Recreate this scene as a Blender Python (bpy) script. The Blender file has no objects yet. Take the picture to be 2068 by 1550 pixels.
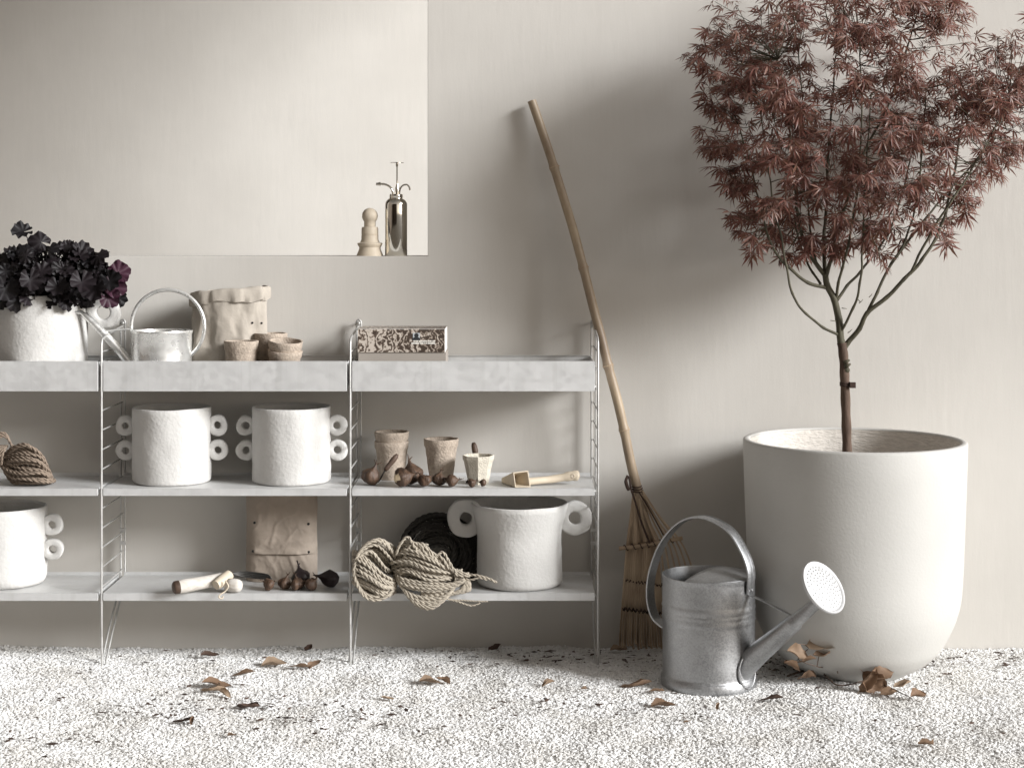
import bpy, math, random
import numpy as np
from mathutils import Vector, Matrix, noise, Quaternion

random.seed(7)
rng = np.random.default_rng(7)
R = math.radians
S = bpy.context.scene
C = S.collection

# ------------------------------------------------------------------ camera
F_PX, CAM_D, CAM_H, HOR = 3386.0, 5.41, 1.39, 485.0
cam_d = bpy.data.cameras.new('camera')
cam = bpy.data.objects.new('camera', cam_d)
C.objects.link(cam)
cam.location = (0, -CAM_D, CAM_H)
cam.rotation_euler = (R(90), 0, 0)
cam_d.sensor_width = 36
cam_d.lens = F_PX / 2068 * 36
cam_d.shift_y = -(775 - HOR) / 2068
cam_d.clip_end = 400
cam_d.dof.use_dof = True
cam_d.dof.focus_distance = 5.35
cam_d.dof.aperture_fstop = 11
S.camera = cam

# ------------------------------------------------------------------ light
SUN_DIR = Vector((-1.95, 1.0, -0.86)).normalized()      # direction in which the sunlight travels
sun_d = bpy.data.lights.new('sun', 'SUN')
sun = bpy.data.objects.new('sun', sun_d)
C.objects.link(sun)
sun.rotation_euler = SUN_DIR.to_track_quat('-Z', 'Y').to_euler()
sun.location = (6, -4, 6)
sun_d.energy = 4.6
sun_d.angle = R(20)
sun_d.color = (0.97, 0.985, 1.0)
world = bpy.data.worlds.new('World')
S.world = world
world.use_nodes = True
wn = world.node_tree
wn.nodes.clear()
sky = wn.nodes.new('ShaderNodeTexSky')
sky.sky_type = 'NISHITA'
sky.sun_disc = False
sky.sun_elevation = math.asin(-SUN_DIR.z)
sky.sun_rotation = math.atan2(-SUN_DIR.x, -SUN_DIR.y)
sky.air_density = 0.7
sky.dust_density = 1.0
hs = wn.nodes.new('ShaderNodeHueSaturation')
hs.inputs['Saturation'].default_value = 0.12          # pale hazy sky
bg = wn.nodes.new('ShaderNodeBackground')
bg.inputs['Strength'].default_value = 0.10
wo = wn.nodes.new('ShaderNodeOutputWorld')
wn.links.new(sky.outputs[0], hs.inputs['Color'])
tint = wn.nodes.new('ShaderNodeMixRGB'); tint.blend_type = 'MULTIPLY'; tint.inputs[0].default_value = 1
tint.inputs[2].default_value = (1.0, .90, .79, 1)
wn.links.new(hs.outputs[0], tint.inputs[1])
wn.links.new(tint.outputs[0], bg.inputs[0])
wn.links.new(bg.outputs[0], wo.inputs[0])
S.view_settings.view_transform = 'Standard'
S.view_settings.look = 'None'
S.view_settings.gamma = 1
S.view_settings.exposure = 0.32

# ------------------------------------------------------------------ helpers
def P(px, py, Y):
    """the point at depth Y that stands at this place of the photograph"""
    d = Y + CAM_D
    return Vector(((px - 1034) * d / F_PX, Y, CAM_H - (py - HOR) * d / F_PX))

def mpx(Y):
    return (Y + CAM_D) / F_PX

class MB:
    def __init__(s):
        s.v, s.f = [], []
    def add(s, verts, faces):
        n = len(s.v)
        s.v.extend(tuple(map(float, v)) for v in verts)
        s.f.extend([tuple(i + n for i in f) for f in faces])
    def box(s, x0, x1, y0, y1, z0, z1):
        s.add([(x0,y0,z0),(x1,y0,z0),(x1,y1,z0),(x0,y1,z0),(x0,y0,z1),(x1,y0,z1),(x1,y1,z1),(x0,y1,z1)],
              [(3,2,1,0),(4,5,6,7),(0,1,5,4),(1,2,6,5),(2,3,7,6),(3,0,4,7)])
    def tube(s, path, rad, sides=8, cap=True, closed=False, flat=1.0, up=None):
        pts = [Vector(p) for p in path]
        n = len(pts)
        if not hasattr(rad, '__len__'):
            rad = [rad] * n
        T = []
        for i in range(n):
            if closed:
                t = pts[(i+1) % n] - pts[i-1]
            else:
                t = pts[min(i+1, n-1)] - pts[max(i-1, 0)]
            T.append(t.normalized() if t.length > 1e-9 else Vector((0,0,1)))
        u = Vector(up) if up is not None else (Vector((0,0,1)) if abs(T[0].z) < .9 else Vector((1,0,0)))
        verts = []
        for i in range(n):
            if up is not None:
                u = Vector(up)
            a = (u - T[i] * u.dot(T[i]))
            a = a.normalized() if a.length > 1e-6 else T[i].orthogonal().normalized()
            b = T[i].cross(a)
            u = a
            for k in range(sides):
                th = 2*math.pi*k/sides
                verts.append(pts[i] + a*(rad[i]*math.cos(th)*flat) + b*(rad[i]*math.sin(th)))
        faces = []
        m = n if closed else n-1
        for i in range(m):
            j = (i+1) % n
            for k in range(sides):
                l = (k+1) % sides
                faces.append((i*sides+k, i*sides+l, j*sides+l, j*sides+k))
        if cap and not closed:
            faces.append(tuple(reversed(range(sides))))
            faces.append(tuple(range((n-1)*sides, n*sides)))
        s.add(verts, faces)
    def lathe(s, prof, seg=48, c=(0,0,0), sx=1.0, sy=1.0, closed=False, disp=None, M=None, cap=False):
        verts, faces = [], []
        n = len(prof)
        for i, (r, z) in enumerate(prof):
            for k in range(seg):
                th = 2*math.pi*k/seg
                v = Vector((r*math.cos(th)*sx, r*math.sin(th)*sy, z))
                if disp:
                    v = disp(v, th, i)
                if M is not None:
                    v = M @ v
                verts.append((v.x+c[0], v.y+c[1], v.z+c[2]))
        for i in range(n if closed else n-1):
            j = (i+1) % n
            for k in range(seg):
                l = (k+1) % seg
                faces.append((i*seg+k, i*seg+l, j*seg+l, j*seg+k))
        if cap:
            if prof[0][0] > 1e-6: faces.append(tuple(reversed(range(seg))))
            if prof[-1][0] > 1e-6: faces.append(tuple(range((n-1)*seg, n*seg)))
        s.add(verts, faces)

def mesh_of(mb, smooth=40):
    me = bpy.data.meshes.new('mesh')
    me.from_pydata(mb.v, [], mb.f)
    me.validate()
    me.update()
    if smooth is not None:
        me.polygons.foreach_set('use_smooth', [True]*len(me.polygons))
        if smooth < 180:
            me.set_sharp_from_angle(angle=R(smooth))
    return me

def obj(name, mb, mat, parent=None, smooth=40, bevel=0, seg=2, mesh=None):
    me = mesh if mesh is not None else mesh_of(mb, smooth)
    me.name = name
    if mat is not None and not me.materials:
        me.materials.append(mat)
    o = bpy.data.objects.new(name, me)
    C.objects.link(o)
    if bevel:
        b = o.modifiers.new('bevel', 'BEVEL')
        b.width = bevel; b.segments = seg; b.limit_method = 'ANGLE'; b.angle_limit = R(40)
    if parent is not None:
        adopt(o, parent)
    return o

def root_loc(p):
    v = Vector(p.location)
    while p.parent is not None:
        p = p.parent
        v = Vector(p.location)
    return v

def adopt(o, p):
    o.parent = p
    if p.type == 'EMPTY':
        o.matrix_parent_inverse = Matrix.Translation(-Vector(p.location))

def tag(o, label=None, cat=None, group=None, kind=None):
    if label: o['label'] = label
    if cat: o['category'] = cat
    if group: o['group'] = group
    if kind: o['kind'] = kind
    return o

def thing(name, loc, label, cat, group=None):
    e = bpy.data.objects.new(name, None)
    e.empty_display_size = 0.05
    C.objects.link(e)
    e.location = loc
    return tag(e, label, cat, group)

def cr(pts, n=8, closed=False):
    """smooth curve through the points"""
    p = [Vector(q) for q in pts]
    out = []
    m = len(p)
    rngi = range(m) if closed else range(m-1)
    for i in rngi:
        if closed:
            a, b, c, d = p[i-1], p[i], p[(i+1) % m], p[(i+2) % m]
        else:
            a, b, c, d = p[max(i-1,0)], p[i], p[i+1], p[min(i+2,m-1)]
        for k in range(n):
            t = k/n
            out.append(0.5*((2*b)+(c-a)*t+(2*a-5*b+4*c-d)*t*t+(3*b-a-3*c+d)*t**3))
    if not closed:
        out.append(p[-1])
    return out

def nz(v, s=1.0, o=0.0):
    return noise.noise(Vector((v[0]*s+o, v[1]*s+o*1.7, v[2]*s-o)))

# ------------------------------------------------------------------ materials
def mat(name, col, rough=0.6, metal=0.0, var=0.0, vscale=8.0, bump=0.0, bscale=60.0, spec=0.5, coat=0.0,
        col2=None, stretch=None, detail=5, rvar=0.0, trans=0.0):
    m = bpy.data.materials.new(name)
    m.use_nodes = True
    nt = m.node_tree
    b = nt.nodes['Principled BSDF']
    b.inputs['Base Color'].default_value = (*col, 1)
    b.inputs['Roughness'].default_value = rough
    b.inputs['Metallic'].default_value = metal
    b.inputs['Specular IOR Level'].default_value = spec
    b.inputs['Coat Weight'].default_value = coat
    tc = nt.nodes.new('ShaderNodeTexCoord')
    src = tc.outputs['Object']
    if stretch:
        mp = nt.nodes.new('ShaderNodeMapping')
        mp.inputs['Scale'].default_value = stretch
        nt.links.new(src, mp.inputs[0]); src = mp.outputs[0]
    if var or col2:
        n = nt.nodes.new('ShaderNodeTexNoise')
        n.inputs['Scale'].default_value = vscale
        n.inputs['Detail'].default_value = detail
        n.inputs['Roughness'].default_value = 0.6
        nt.links.new(src, n.inputs['Vector'])
        rp = nt.nodes.new('ShaderNodeValToRGB')
        rp.color_ramp.elements[0].position = 0.3
        rp.color_ramp.elements[1].position = 0.7
        if col2:
            rp.color_ramp.elements[0].color = (*col2, 1); rp.color_ramp.elements[1].color = (*col, 1)
        else:
            rp.color_ramp.elements[0].color = (*[c*(1-var) for c in col], 1)
            rp.color_ramp.elements[1].color = (*[min(1, c*(1+var)) for c in col], 1)
        nt.links.new(n.outputs['Fac'], rp.inputs[0])
        nt.links.new(rp.outputs[0], b.inputs['Base Color'])
        if rvar:
            mr = nt.nodes.new('ShaderNodeMapRange')
            mr.inputs['To Min'].default_value = max(0, rough-rvar); mr.inputs['To Max'].default_value = min(1, rough+rvar)
            nt.links.new(n.outputs['Fac'], mr.inputs[0]); nt.links.new(mr.outputs[0], b.inputs['Roughness'])
    if bump:
        n2 = nt.nodes.new('ShaderNodeTexNoise')
        n2.inputs['Scale'].default_value = bscale
        n2.inputs['Detail'].default_value = 6
        nt.links.new(src, n2.inputs['Vector'])
        bp = nt.nodes.new('ShaderNodeBump')
        bp.inputs['Strength'].default_value = min(1, bump)
        bp.inputs['Distance'].default_value = 0.004
        nt.links.new(n2.outputs['Fac'], bp.inputs['Height'])
        nt.links.new(bp.outputs[0], b.inputs['Normal'])
    return m

def leaf_mat(name, cols, rough=0.5, trans=0.25, spec=0.4, back=None):
    m = bpy.data.materials.new(name); m.use_nodes = True
    nt = m.node_tree; b = nt.nodes['Principled BSDF']; out = nt.nodes['Material Output']
    oi = nt.nodes.new('ShaderNodeObjectInfo'); gi = nt.nodes.new('ShaderNodeNewGeometry')
    ad = nt.nodes.new('ShaderNodeMath'); ad.operation = 'ADD'
    fr = nt.nodes.new('ShaderNodeMath'); fr.operation = 'FRACT'
    nt.links.new(oi.outputs['Random'], ad.inputs[0]); nt.links.new(gi.outputs['Random Per Island'], ad.inputs[1])
    nt.links.new(ad.outputs[0], fr.inputs[0])
    rp = nt.nodes.new('ShaderNodeValToRGB')
    e = rp.color_ramp.elements
    for i in range(len(cols)-2): e.new(0.5)
    for i, c in enumerate(cols):
        e[i].position = i/(len(cols)-1); e[i].color = (*c, 1)
    nt.links.new(fr.outputs[0], rp.inputs[0])
    nt.links.new(rp.outputs[0], b.inputs['Base Color'])
    b.inputs['Roughness'].default_value = rough
    b.inputs['Specular IOR Level'].default_value = spec
    if trans:
        tl = nt.nodes.new('ShaderNodeBsdfTranslucent'); mx = nt.nodes.new('ShaderNodeMixShader')
        mx.inputs[0].default_value = trans
        nt.links.new(rp.outputs[0], tl.inputs[0]); nt.links.new(b.outputs[0], mx.inputs[1]); nt.links.new(tl.outputs[0], mx.inputs[2])
        nt.links.new(mx.outputs[0], out.inputs[0])
    return m

def plaster_mat(k=1.0):
    m = bpy.data.materials.new('plaster'); m.use_nodes = True
    nt = m.node_tree; b = nt.nodes['Principled BSDF']
    tc = nt.nodes.new('ShaderNodeTexCoord')
    def nse(scale, stretch=(1,1,1), det=6, rough=.6):
        mp = nt.nodes.new('ShaderNodeMapping'); mp.inputs['Scale'].default_value = stretch
        n = nt.nodes.new('ShaderNodeTexNoise'); n.inputs['Scale'].default_value = scale; n.inputs['Detail'].default_value = det
        n.inputs['Roughness'].default_value = rough
        nt.links.new(tc.outputs['Object'], mp.inputs[0]); nt.links.new(mp.outputs[0], n.inputs['Vector'])
        return n.outputs['Fac']
    big = nse(1.3, det=4)
    rp = nt.nodes.new('ShaderNodeValToRGB')
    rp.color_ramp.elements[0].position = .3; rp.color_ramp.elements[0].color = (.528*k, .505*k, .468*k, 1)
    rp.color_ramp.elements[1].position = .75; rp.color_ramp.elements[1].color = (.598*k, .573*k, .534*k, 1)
    nt.links.new(big, rp.inputs[0]); nt.links.new(rp.outputs[0], b.inputs['Base Color'])
    b.inputs['Roughness'].default_value = .85
    # brushed vertical strokes, fine grain and a few trowel dents
    st = nse(16, (2.0, 2.0, .3), 5)
    gr = nse(150, det=3)
    dn = nse(5, (1, 1, .6), 3)
    a1 = nt.nodes.new('ShaderNodeMath'); a1.operation = 'MULTIPLY_ADD'; a1.inputs[1].default_value = .22
    nt.links.new(gr, a1.inputs[0]); nt.links.new(st, a1.inputs[2])
    a2 = nt.nodes.new('ShaderNodeMath'); a2.operation = 'MULTIPLY_ADD'; a2.inputs[1].default_value = 1.5
    nt.links.new(dn, a2.inputs[0]); nt.links.new(a1.outputs[0], a2.inputs[2])
    bp = nt.nodes.new('ShaderNodeBump'); bp.inputs['Strength'].default_value = .24; bp.inputs['Distance'].default_value = .003
    nt.links.new(a2.outputs[0], bp.inputs['Height']); nt.links.new(bp.outputs[0], b.inputs['Normal'])
    return m

def galv_mat(name, base, metal, rough, cells=70, contrast=.25, streak=0.0):
    m = bpy.data.materials.new(name); m.use_nodes = True
    nt = m.node_tree; b = nt.nodes['Principled BSDF']
    tc = nt.nodes.new('ShaderNodeTexCoord')
    v = nt.nodes.new('ShaderNodeTexVoronoi'); v.inputs['Scale'].default_value = cells
    n = nt.nodes.new('ShaderNodeTexNoise'); n.inputs['Scale'].default_value = 14; n.inputs['Detail'].default_value = 7
    nt.links.new(tc.outputs['Object'], v.inputs['Vector']); nt.links.new(tc.outputs['Object'], n.inputs['Vector'])
    sx = nt.nodes.new('ShaderNodeSeparateColor'); nt.links.new(v.outputs['Color'], sx.inputs[0])
    mx = nt.nodes.new('ShaderNodeMath'); mx.operation = 'MULTIPLY_ADD'; mx.inputs[1].default_value = .45
    nt.links.new(sx.outputs[0], mx.inputs[0]); nt.links.new(n.outputs['Fac'], mx.inputs[2])
    rp = nt.nodes.new('ShaderNodeValToRGB')
    rp.color_ramp.elements[0].position = .4; rp.color_ramp.elements[1].position = .95
    rp.color_ramp.elements[0].color = (*[c*(1-contrast) for c in base], 1)
    rp.color_ramp.elements[1].color = (*[min(1, c*(1+contrast)) for c in base], 1)
    nt.links.new(mx.outputs[0], rp.inputs[0]); nt.links.new(rp.outputs[0], b.inputs['Base Color'])
    mr = nt.nodes.new('ShaderNodeMapRange'); mr.inputs['To Min'].default_value = rough-.1; mr.inputs['To Max'].default_value = rough+.15
    nt.links.new(mx.outputs[0], mr.inputs[0]); nt.links.new(mr.outputs[0], b.inputs['Roughness'])
    b.inputs['Metallic'].default_value = metal
    if streak:
        mp = nt.nodes.new('ShaderNodeMapping'); mp.inputs['Scale'].default_value = (60, 60, 1.6)
        sn = nt.nodes.new('ShaderNodeTexNoise'); sn.inputs['Scale'].default_value = 1; sn.inputs['Detail'].default_value = 3
        nt.links.new(tc.outputs['Object'], mp.inputs[0]); nt.links.new(mp.outputs[0], sn.inputs['Vector'])
        sr = nt.nodes.new('ShaderNodeValToRGB')
        sr.color_ramp.elements[0].position = .56; sr.color_ramp.elements[0].color = (1,1,1,1)
        sr.color_ramp.elements[1].position = .70; sr.color_ramp.elements[1].color = (1-streak,1-streak,1-streak*1.1,1)
        nt.links.new(sn.outputs['Fac'], sr.inputs[0])
        mm = nt.nodes.new('ShaderNodeMixRGB'); mm.blend_type = 'MULTIPLY'; mm.inputs[0].default_value = 1
        nt.links.new(rp.outputs[0], mm.inputs[1]); nt.links.new(sr.outputs[0], mm.inputs[2]); nt.links.new(mm.outputs[0], b.inputs['Base Color'])
    bp = nt.nodes.new('ShaderNodeBump'); bp.inputs['Strength'].default_value = .12; bp.inputs['Distance'].default_value = .002
    nt.links.new(n.outputs['Fac'], bp.inputs['Height']); nt.links.new(bp.outputs[0], b.inputs['Normal'])
    return m

def gravel_mat():
    m = bpy.data.materials.new('white_gravel'); m.use_nodes = True
    nt = m.node_tree; b = nt.nodes['Principled BSDF']
    oi = nt.nodes.new('ShaderNodeObjectInfo')
    rp = nt.nodes.new('ShaderNodeValToRGB')
    e = rp.color_ramp.elements; e.new(.12); e.new(.35)
    for i, (p, c) in enumerate(((0, (.38,.37,.35)), (.05, (.60,.59,.575)), (.2, (.72,.715,.705)), (1, (.81,.808,.80)))):
        e[i].position = p; e[i].color = (*c, 1)
    nt.links.new(oi.outputs['Random'], rp.inputs[0])
    ge = nt.nodes.new('ShaderNodeNewGeometry')
    n1 = nt.nodes.new('ShaderNodeTexNoise'); n1.inputs['Scale'].default_value = 5.5; n1.inputs['Detail'].default_value = 6
    nt.links.new(ge.outputs['Position'], n1.inputs['Vector'])
    r2 = nt.nodes.new('ShaderNodeValToRGB')
    r2.color_ramp.elements[0].position = .34; r2.color_ramp.elements[0].color = (.83,.815,.79,1)
    r2.color_ramp.elements[1].position = .58; r2.color_ramp.elements[1].color = (1,1,1,1)
    nt.links.new(n1.outputs['Fac'], r2.inputs[0])
    mxx = nt.nodes.new('ShaderNodeMixRGB'); mxx.blend_type = 'MULTIPLY'; mxx.inputs[0].default_value = 1
    nt.links.new(rp.outputs[0], mxx.inputs[1]); nt.links.new(r2.outputs[0], mxx.inputs[2])
    nt.links.new(mxx.outputs[0], b.inputs['Base Color'])
    b.inputs['Roughness'].default_value = .8
    return m

def ground_mat():
    m = bpy.data.materials.new('gravel_ground'); m.use_nodes = True
    nt = m.node_tree; b = nt.nodes['Principled BSDF']
    tc = nt.nodes.new('ShaderNodeTexCoord')
    v = nt.nodes.new('ShaderNodeTexVoronoi'); v.inputs['Scale'].default_value = 75
    nt.links.new(tc.outputs['Object'], v.inputs['Vector'])
    rp = nt.nodes.new('ShaderNodeValToRGB')
    rp.color_ramp.elements[0].color = (.80,.795,.785,1); rp.color_ramp.elements[1].color = (.70,.69,.675,1)
    rp.color_ramp.elements[0].position = .3; rp.color_ramp.elements[1].position = .75
    nt.links.new(v.outputs['Distance'], rp.inputs[0]); nt.links.new(rp.outputs[0], b.inputs['Base Color'])
    bp = nt.nodes.new('ShaderNodeBump'); bp.invert = True; bp.inputs['Strength'].default_value = .9; bp.inputs['Distance'].default_value = .008
    nt.links.new(v.outputs['Distance'], bp.inputs['Height']); nt.links.new(bp.outputs[0], b.inputs['Normal'])
    b.inputs['Roughness'].default_value = .85
    return m

M_plaster = plaster_mat()
M_plaster_lit = plaster_mat(1.48)  # lighter copy of the plaster: the rear wall's brighter light, put into colour
M_block_slab = mat('block_slab_brown', (.16,.12,.085), .7, 0, .3, 6, .2, 40, stretch=(8,.6,1))
M_block_wall = mat('block_wall_dark', (.09,.07,.055), .7, 0, .3, 6, .2, 40, stretch=(8,8,.6))  # kept dark so the added walls bounce little light
M_gravel = gravel_mat()
M_dim_ground = mat('low_bounce_ground', (.085,.07,.052), .95, 0, .4, 3, .6, 30)  # dark tone invented for the unseen ground, to cut bounced light
M_ground = ground_mat()
M_shelf = galv_mat('zinc_shelf', (.65,.65,.645), .48, .5, 60, .025, streak=.05)
M_wire = galv_mat('zinc_wire', (.50,.495,.48), .6, .42, 40, .1)
M_zinc = galv_mat('weathered_zinc', (.37,.373,.378), .92, .38, 260, .20)
M_zinc_sunlit = galv_mat('sunlit_zinc', (.52,.52,.52), .25, .5, 120, .05)  # paler zinc for the rose face: sunlight on it put into the colour
M_tin = galv_mat('polished_tin', (.80,.80,.78), .70, .22, 60, .07)
M_chrome = mat('chrome', (.80,.77,.70), .07, 1.0)
M_clay = mat('white_paper_clay', (.565,.555,.535), .92, 0, .04, 9, .5, 90, .25)
M_clay_in = mat('paper_clay_inside', (.62,.60,.57), .95, 0, .08, 9, .9, 60, .2)
M_planter = mat('pale_fibrestone', (.50,.49,.465), .62, 0, .045, 2.6, .16, 120, .35)
M_planter_in = mat('rough_fibrestone', (.62,.58,.53), .9, 0, .12, 30, 1.0, 55, .2, stretch=(1,1,3))
M_soil = mat('soil', (.05,.037,.028), .95, 0, .4, 40, 1, 90)
M_peat = mat('peat_fibre', (.40,.335,.275), .95, 0, .2, 60, 1, 160, .2)
M_peat_light = mat('pale_peat_fibre', (.56,.52,.44), .95, 0, .12, 60, .9, 160, .2)
M_kraft = mat('kraft_paper', (.40,.36,.31), .8, 0, .08, 14, .35, 60, .3)
M_kraft2 = mat('brown_kraft_paper', (.34,.285,.235), .8, 0, .08, 14, .35, 60, .3)
M_hole = mat('eyelet_black', (.008,.008,.008), .8)
M_rope = mat('jute_rope', (.40,.355,.29), .9, 0, .22, 120, .5, 500, .2)
M_rope2 = mat('hemp_rope', (.23,.18,.14), .9, 0, .22, 120, .5, 500, .2)
M_rope_dark = mat('tarred_rope', (.045,.042,.037), .8, 0, .3, 120, .5, 500, .4)
M_bamboo = mat('bamboo', (.40,.315,.215), .45, 0, 0, 9, .15, 80, .45, col2=(.20,.145,.10), stretch=(1,1,.5))
M_tine = mat('split_bamboo', (.47,.36,.25), .6, 0, 0, 20, .2, 80, .4, col2=(.28,.20,.135), stretch=(1,1,.3))
M_twine = mat('dark_twine', (.045,.025,.018), .9)
M_wood = mat('pale_turned_wood', (.60,.52,.41), .55, 0, .1, 14, .1, 60, .4, stretch=(1,1,.3))
M_wood_scoop = mat('pale_beech', (.56,.48,.37), .55, 0, .1, 20, .1, 60, .4, stretch=(.3,1,1))
M_wood_white = mat('limed_wood', (.66,.63,.59), .7, 0, 0, 30, .4, 60, .3, col2=(.50,.46,.40), stretch=(.4,3,3))
M_wood_dark = mat('dark_worn_wood', (.075,.045,.03), .6, 0, .3, 30, .2, 60)
M_steel_dark = mat('blackened_steel', (.05,.048,.045), .45, .6, .3, 30)
M_bulb = mat('bulb_skin', (.11,.062,.037), .55, 0, 0, 70, 1, 120, .4, col2=(.03,.018,.012), stretch=(1,1,.2))
M_bulb_pale = mat('bulb_flesh', (.62,.50,.34), .6, 0, .2, 40)
M_bulb_dark = mat('dark_pod', (.022,.014,.015), .4, 0, .4, 40, .3, 60)
M_card = mat('taupe_card', (.33,.295,.26), .7, 0, .03, 8)
M_card_pale = mat('card_edge', (.72,.69,.65), .7)
M_bark = mat('maple_bark', (.105,.095,.062), .7, 0, 0, 30, .5, 90, .3, col2=(.052,.047,.033), stretch=(1,1,.25))
M_bark_low = mat('maple_trunk_bark', (.14,.095,.07), .8, 0, 0, 40, .7, 90, .3, col2=(.06,.038,.028), stretch=(1,1,.25))
M_maple = leaf_mat('maple_leaf', [(.09,.038,.030), (.18,.076,.060), (.25,.112,.090), (.16,.085,.055), (.36,.21,.17), (.11,.05,.04)], .34, .48)
M_heuch = leaf_mat('dark_coral_bell_leaf', [(.005,.004,.005), (.008,.006,.007), (.011,.007,.009), (.006,.005,.005)], .58, 0, .3)
M_heuch_v = leaf_mat('purple_coral_bell_leaf', [(.035,.010,.020), (.05,.016,.030)], .5, .1, .4)
M_dry = leaf_mat('dry_leaf', [(.23,.15,.095), (.15,.092,.058), (.34,.25,.175), (.19,.115,.07), (.28,.195,.135)], .65, .15, .3)
M_dry_dark = leaf_mat('dark_dry_leaf', [(.05,.035,.028), (.09,.055,.04), (.035,.027,.024)], .7, 0, .3)
M_print_dark = mat('print_ink', (.018,.02,.022), .6)
M_print_light = mat('print_light', (.85,.82,.76), .6)
M_print_blue = mat('print_grey', (.42,.45,.47), .6)

def print_mat():
    m = bpy.data.materials.new('botanical_print'); m.use_nodes = True
    nt = m.node_tree; b = nt.nodes['Principled BSDF']
    tc = nt.nodes.new('ShaderNodeTexCoord')
    n = nt.nodes.new('ShaderNodeTexNoise'); n.inputs['Scale'].default_value = 48; n.inputs['Detail'].default_value = 6; n.inputs['Distortion'].default_value = 2.2
    w = nt.nodes.new('ShaderNodeTexWave'); w.inputs['Scale'].default_value = 14; w.inputs['Distortion'].default_value = 16; w.inputs['Detail'].default_value = 6; w.inputs['Detail Scale'].default_value = 2.5
    nt.links.new(tc.outputs['Object'], n.inputs['Vector']); nt.links.new(tc.outputs['Object'], w.inputs['Vector'])
    # paler and busier towards the drawing on the one end, darker on the other, as printed
    sp = nt.nodes.new('ShaderNodeSeparateXYZ'); nt.links.new(tc.outputs['Generated'], sp.inputs[0])
    a = nt.nodes.new('ShaderNodeMath'); a.operation = 'MULTIPLY_ADD'; a.inputs[1].default_value = .5
    nt.links.new(w.outputs['Fac'], a.inputs[0]); nt.links.new(n.outputs['Fac'], a.inputs[2])
    s2 = nt.nodes.new('ShaderNodeMath'); s2.operation = 'MULTIPLY_ADD'; s2.inputs[1].default_value = -.30
    nt.links.new(sp.outputs[0], s2.inputs[0]); nt.links.new(a.outputs[0], s2.inputs[2])
    rp = nt.nodes.new('ShaderNodeValToRGB')
    e = rp.color_ramp.elements; e.new(.5); e.new(.6)
    for i, (p, c) in enumerate(((.48, (.055,.038,.028)), (.58, (.12,.085,.065)), (.68, (.30,.25,.205)), (.84, (.52,.46,.40)))):
        e[i].position = p; e[i].color = (*c, 1)
    nt.links.new(s2.outputs[0], rp.inputs[0]); nt.links.new(rp.outputs[0], b.inputs['Base Color'])
    b.inputs['Roughness'].default_value = .45
    return m
M_print = print_mat()

# ================================================================== the setting
WALL_Y = 0.33
WALL_T = 0.30
def gz(x, y):
    """height of the gravel bed"""
    t = min(1, max(0, (0.30 - y) / 0.25))
    w = max(0, 1-abs(y-WALL_Y)/.12)
    return 0.021*t + 0.009*noise.noise(Vector((x*2.1, y*2.1, 3.3))) + 0.006*noise.noise(Vector((x*7, y*7, 1.3))) + 0.003*noise.noise(Vector((x*19, y*19, 5.3))) + w*(.010*noise.noise(Vector((x*3.3, 2.2, .7))) + .007*noise.noise(Vector((x*9, 4.2, .7))))

g = MB()
g.add([(-60,-60,-.03),(60,-60,-.03),(60,60,-.03),(-60,60,-.03)], [(0,1,2,3)])
tag(obj('ground', g, M_dim_ground, smooth=None), kind='structure')
g = MB(); g.add([(-5.5,-2.1,-.026),(2.9,-2.1,-.026),(2.9,WALL_Y,-.026),(-5.5,WALL_Y,-.026)], [(0,1,2,3)])
tag(obj('gravel_path', g, M_ground, smooth=None), kind='structure')

# front wall with its wide opening
def wall_mesh():
    xs = [-4.2, -3.3, -0.2885, 2.6]
    zs = [-.1, 1.3357, 2.9, 4.699]
    y0, y1 = WALL_Y, WALL_Y + WALL_T
    m = MB()
    vid = {}
    vs, fs = [], []
    def V(i, j, k):
        if (i,j,k) not in vid:
            vid[(i,j,k)] = len(vs); vs.append((xs[i], (y0,y1)[k], zs[j]))
        return vid[(i,j,k)]
    for i in range(3):
        for j in range(3):
            if (i,j) == (1,1): continue
            fs.append((V(i,j,0), V(i+1,j,0), V(i+1,j+1,0), V(i,j+1,0)))
            fs.append((V(i,j,1), V(i,j+1,1), V(i+1,j+1,1), V(i+1,j,1)))
    for j in range(3):
        fs.append((V(0,j,0), V(0,j+1,0), V(0,j+1,1), V(0,j,1)))
        fs.append((V(3,j,0), V(3,j,1), V(3,j+1,1), V(3,j+1,0)))
    for i in range(3):
        fs.append((V(i,3,0), V(i+1,3,0), V(i+1,3,1), V(i,3,1)))
        fs.append((V(i,0,0), V(i,0,1), V(i+1,0,1), V(i+1,0,0)))
    fs.append((V(1,1,0), V(2,1,0), V(2,1,1), V(1,1,1)))
    fs.append((V(1,2,0), V(1,2,1), V(2,2,1), V(2,2,0)))
    fs.append((V(1,1,0), V(1,1,1), V(1,2,1), V(1,2,0)))
    fs.append((V(2,1,0), V(2,2,0), V(2,2,1), V(2,1,1)))
    m.add(vs, fs)
    return m
o = obj('plaster_wall', wall_mesh(), M_plaster, smooth=None, bevel=.0012, seg=1)
tag(o, 'greige plastered wall with a wide rectangular opening behind the shelving', 'wall')
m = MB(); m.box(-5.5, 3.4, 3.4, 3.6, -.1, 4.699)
o = obj('rear_wall', m, M_plaster_lit, smooth=None)
tag(o, 'plastered wall seen through the wide opening, its brighter light put in the colour', 'wall')
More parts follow.
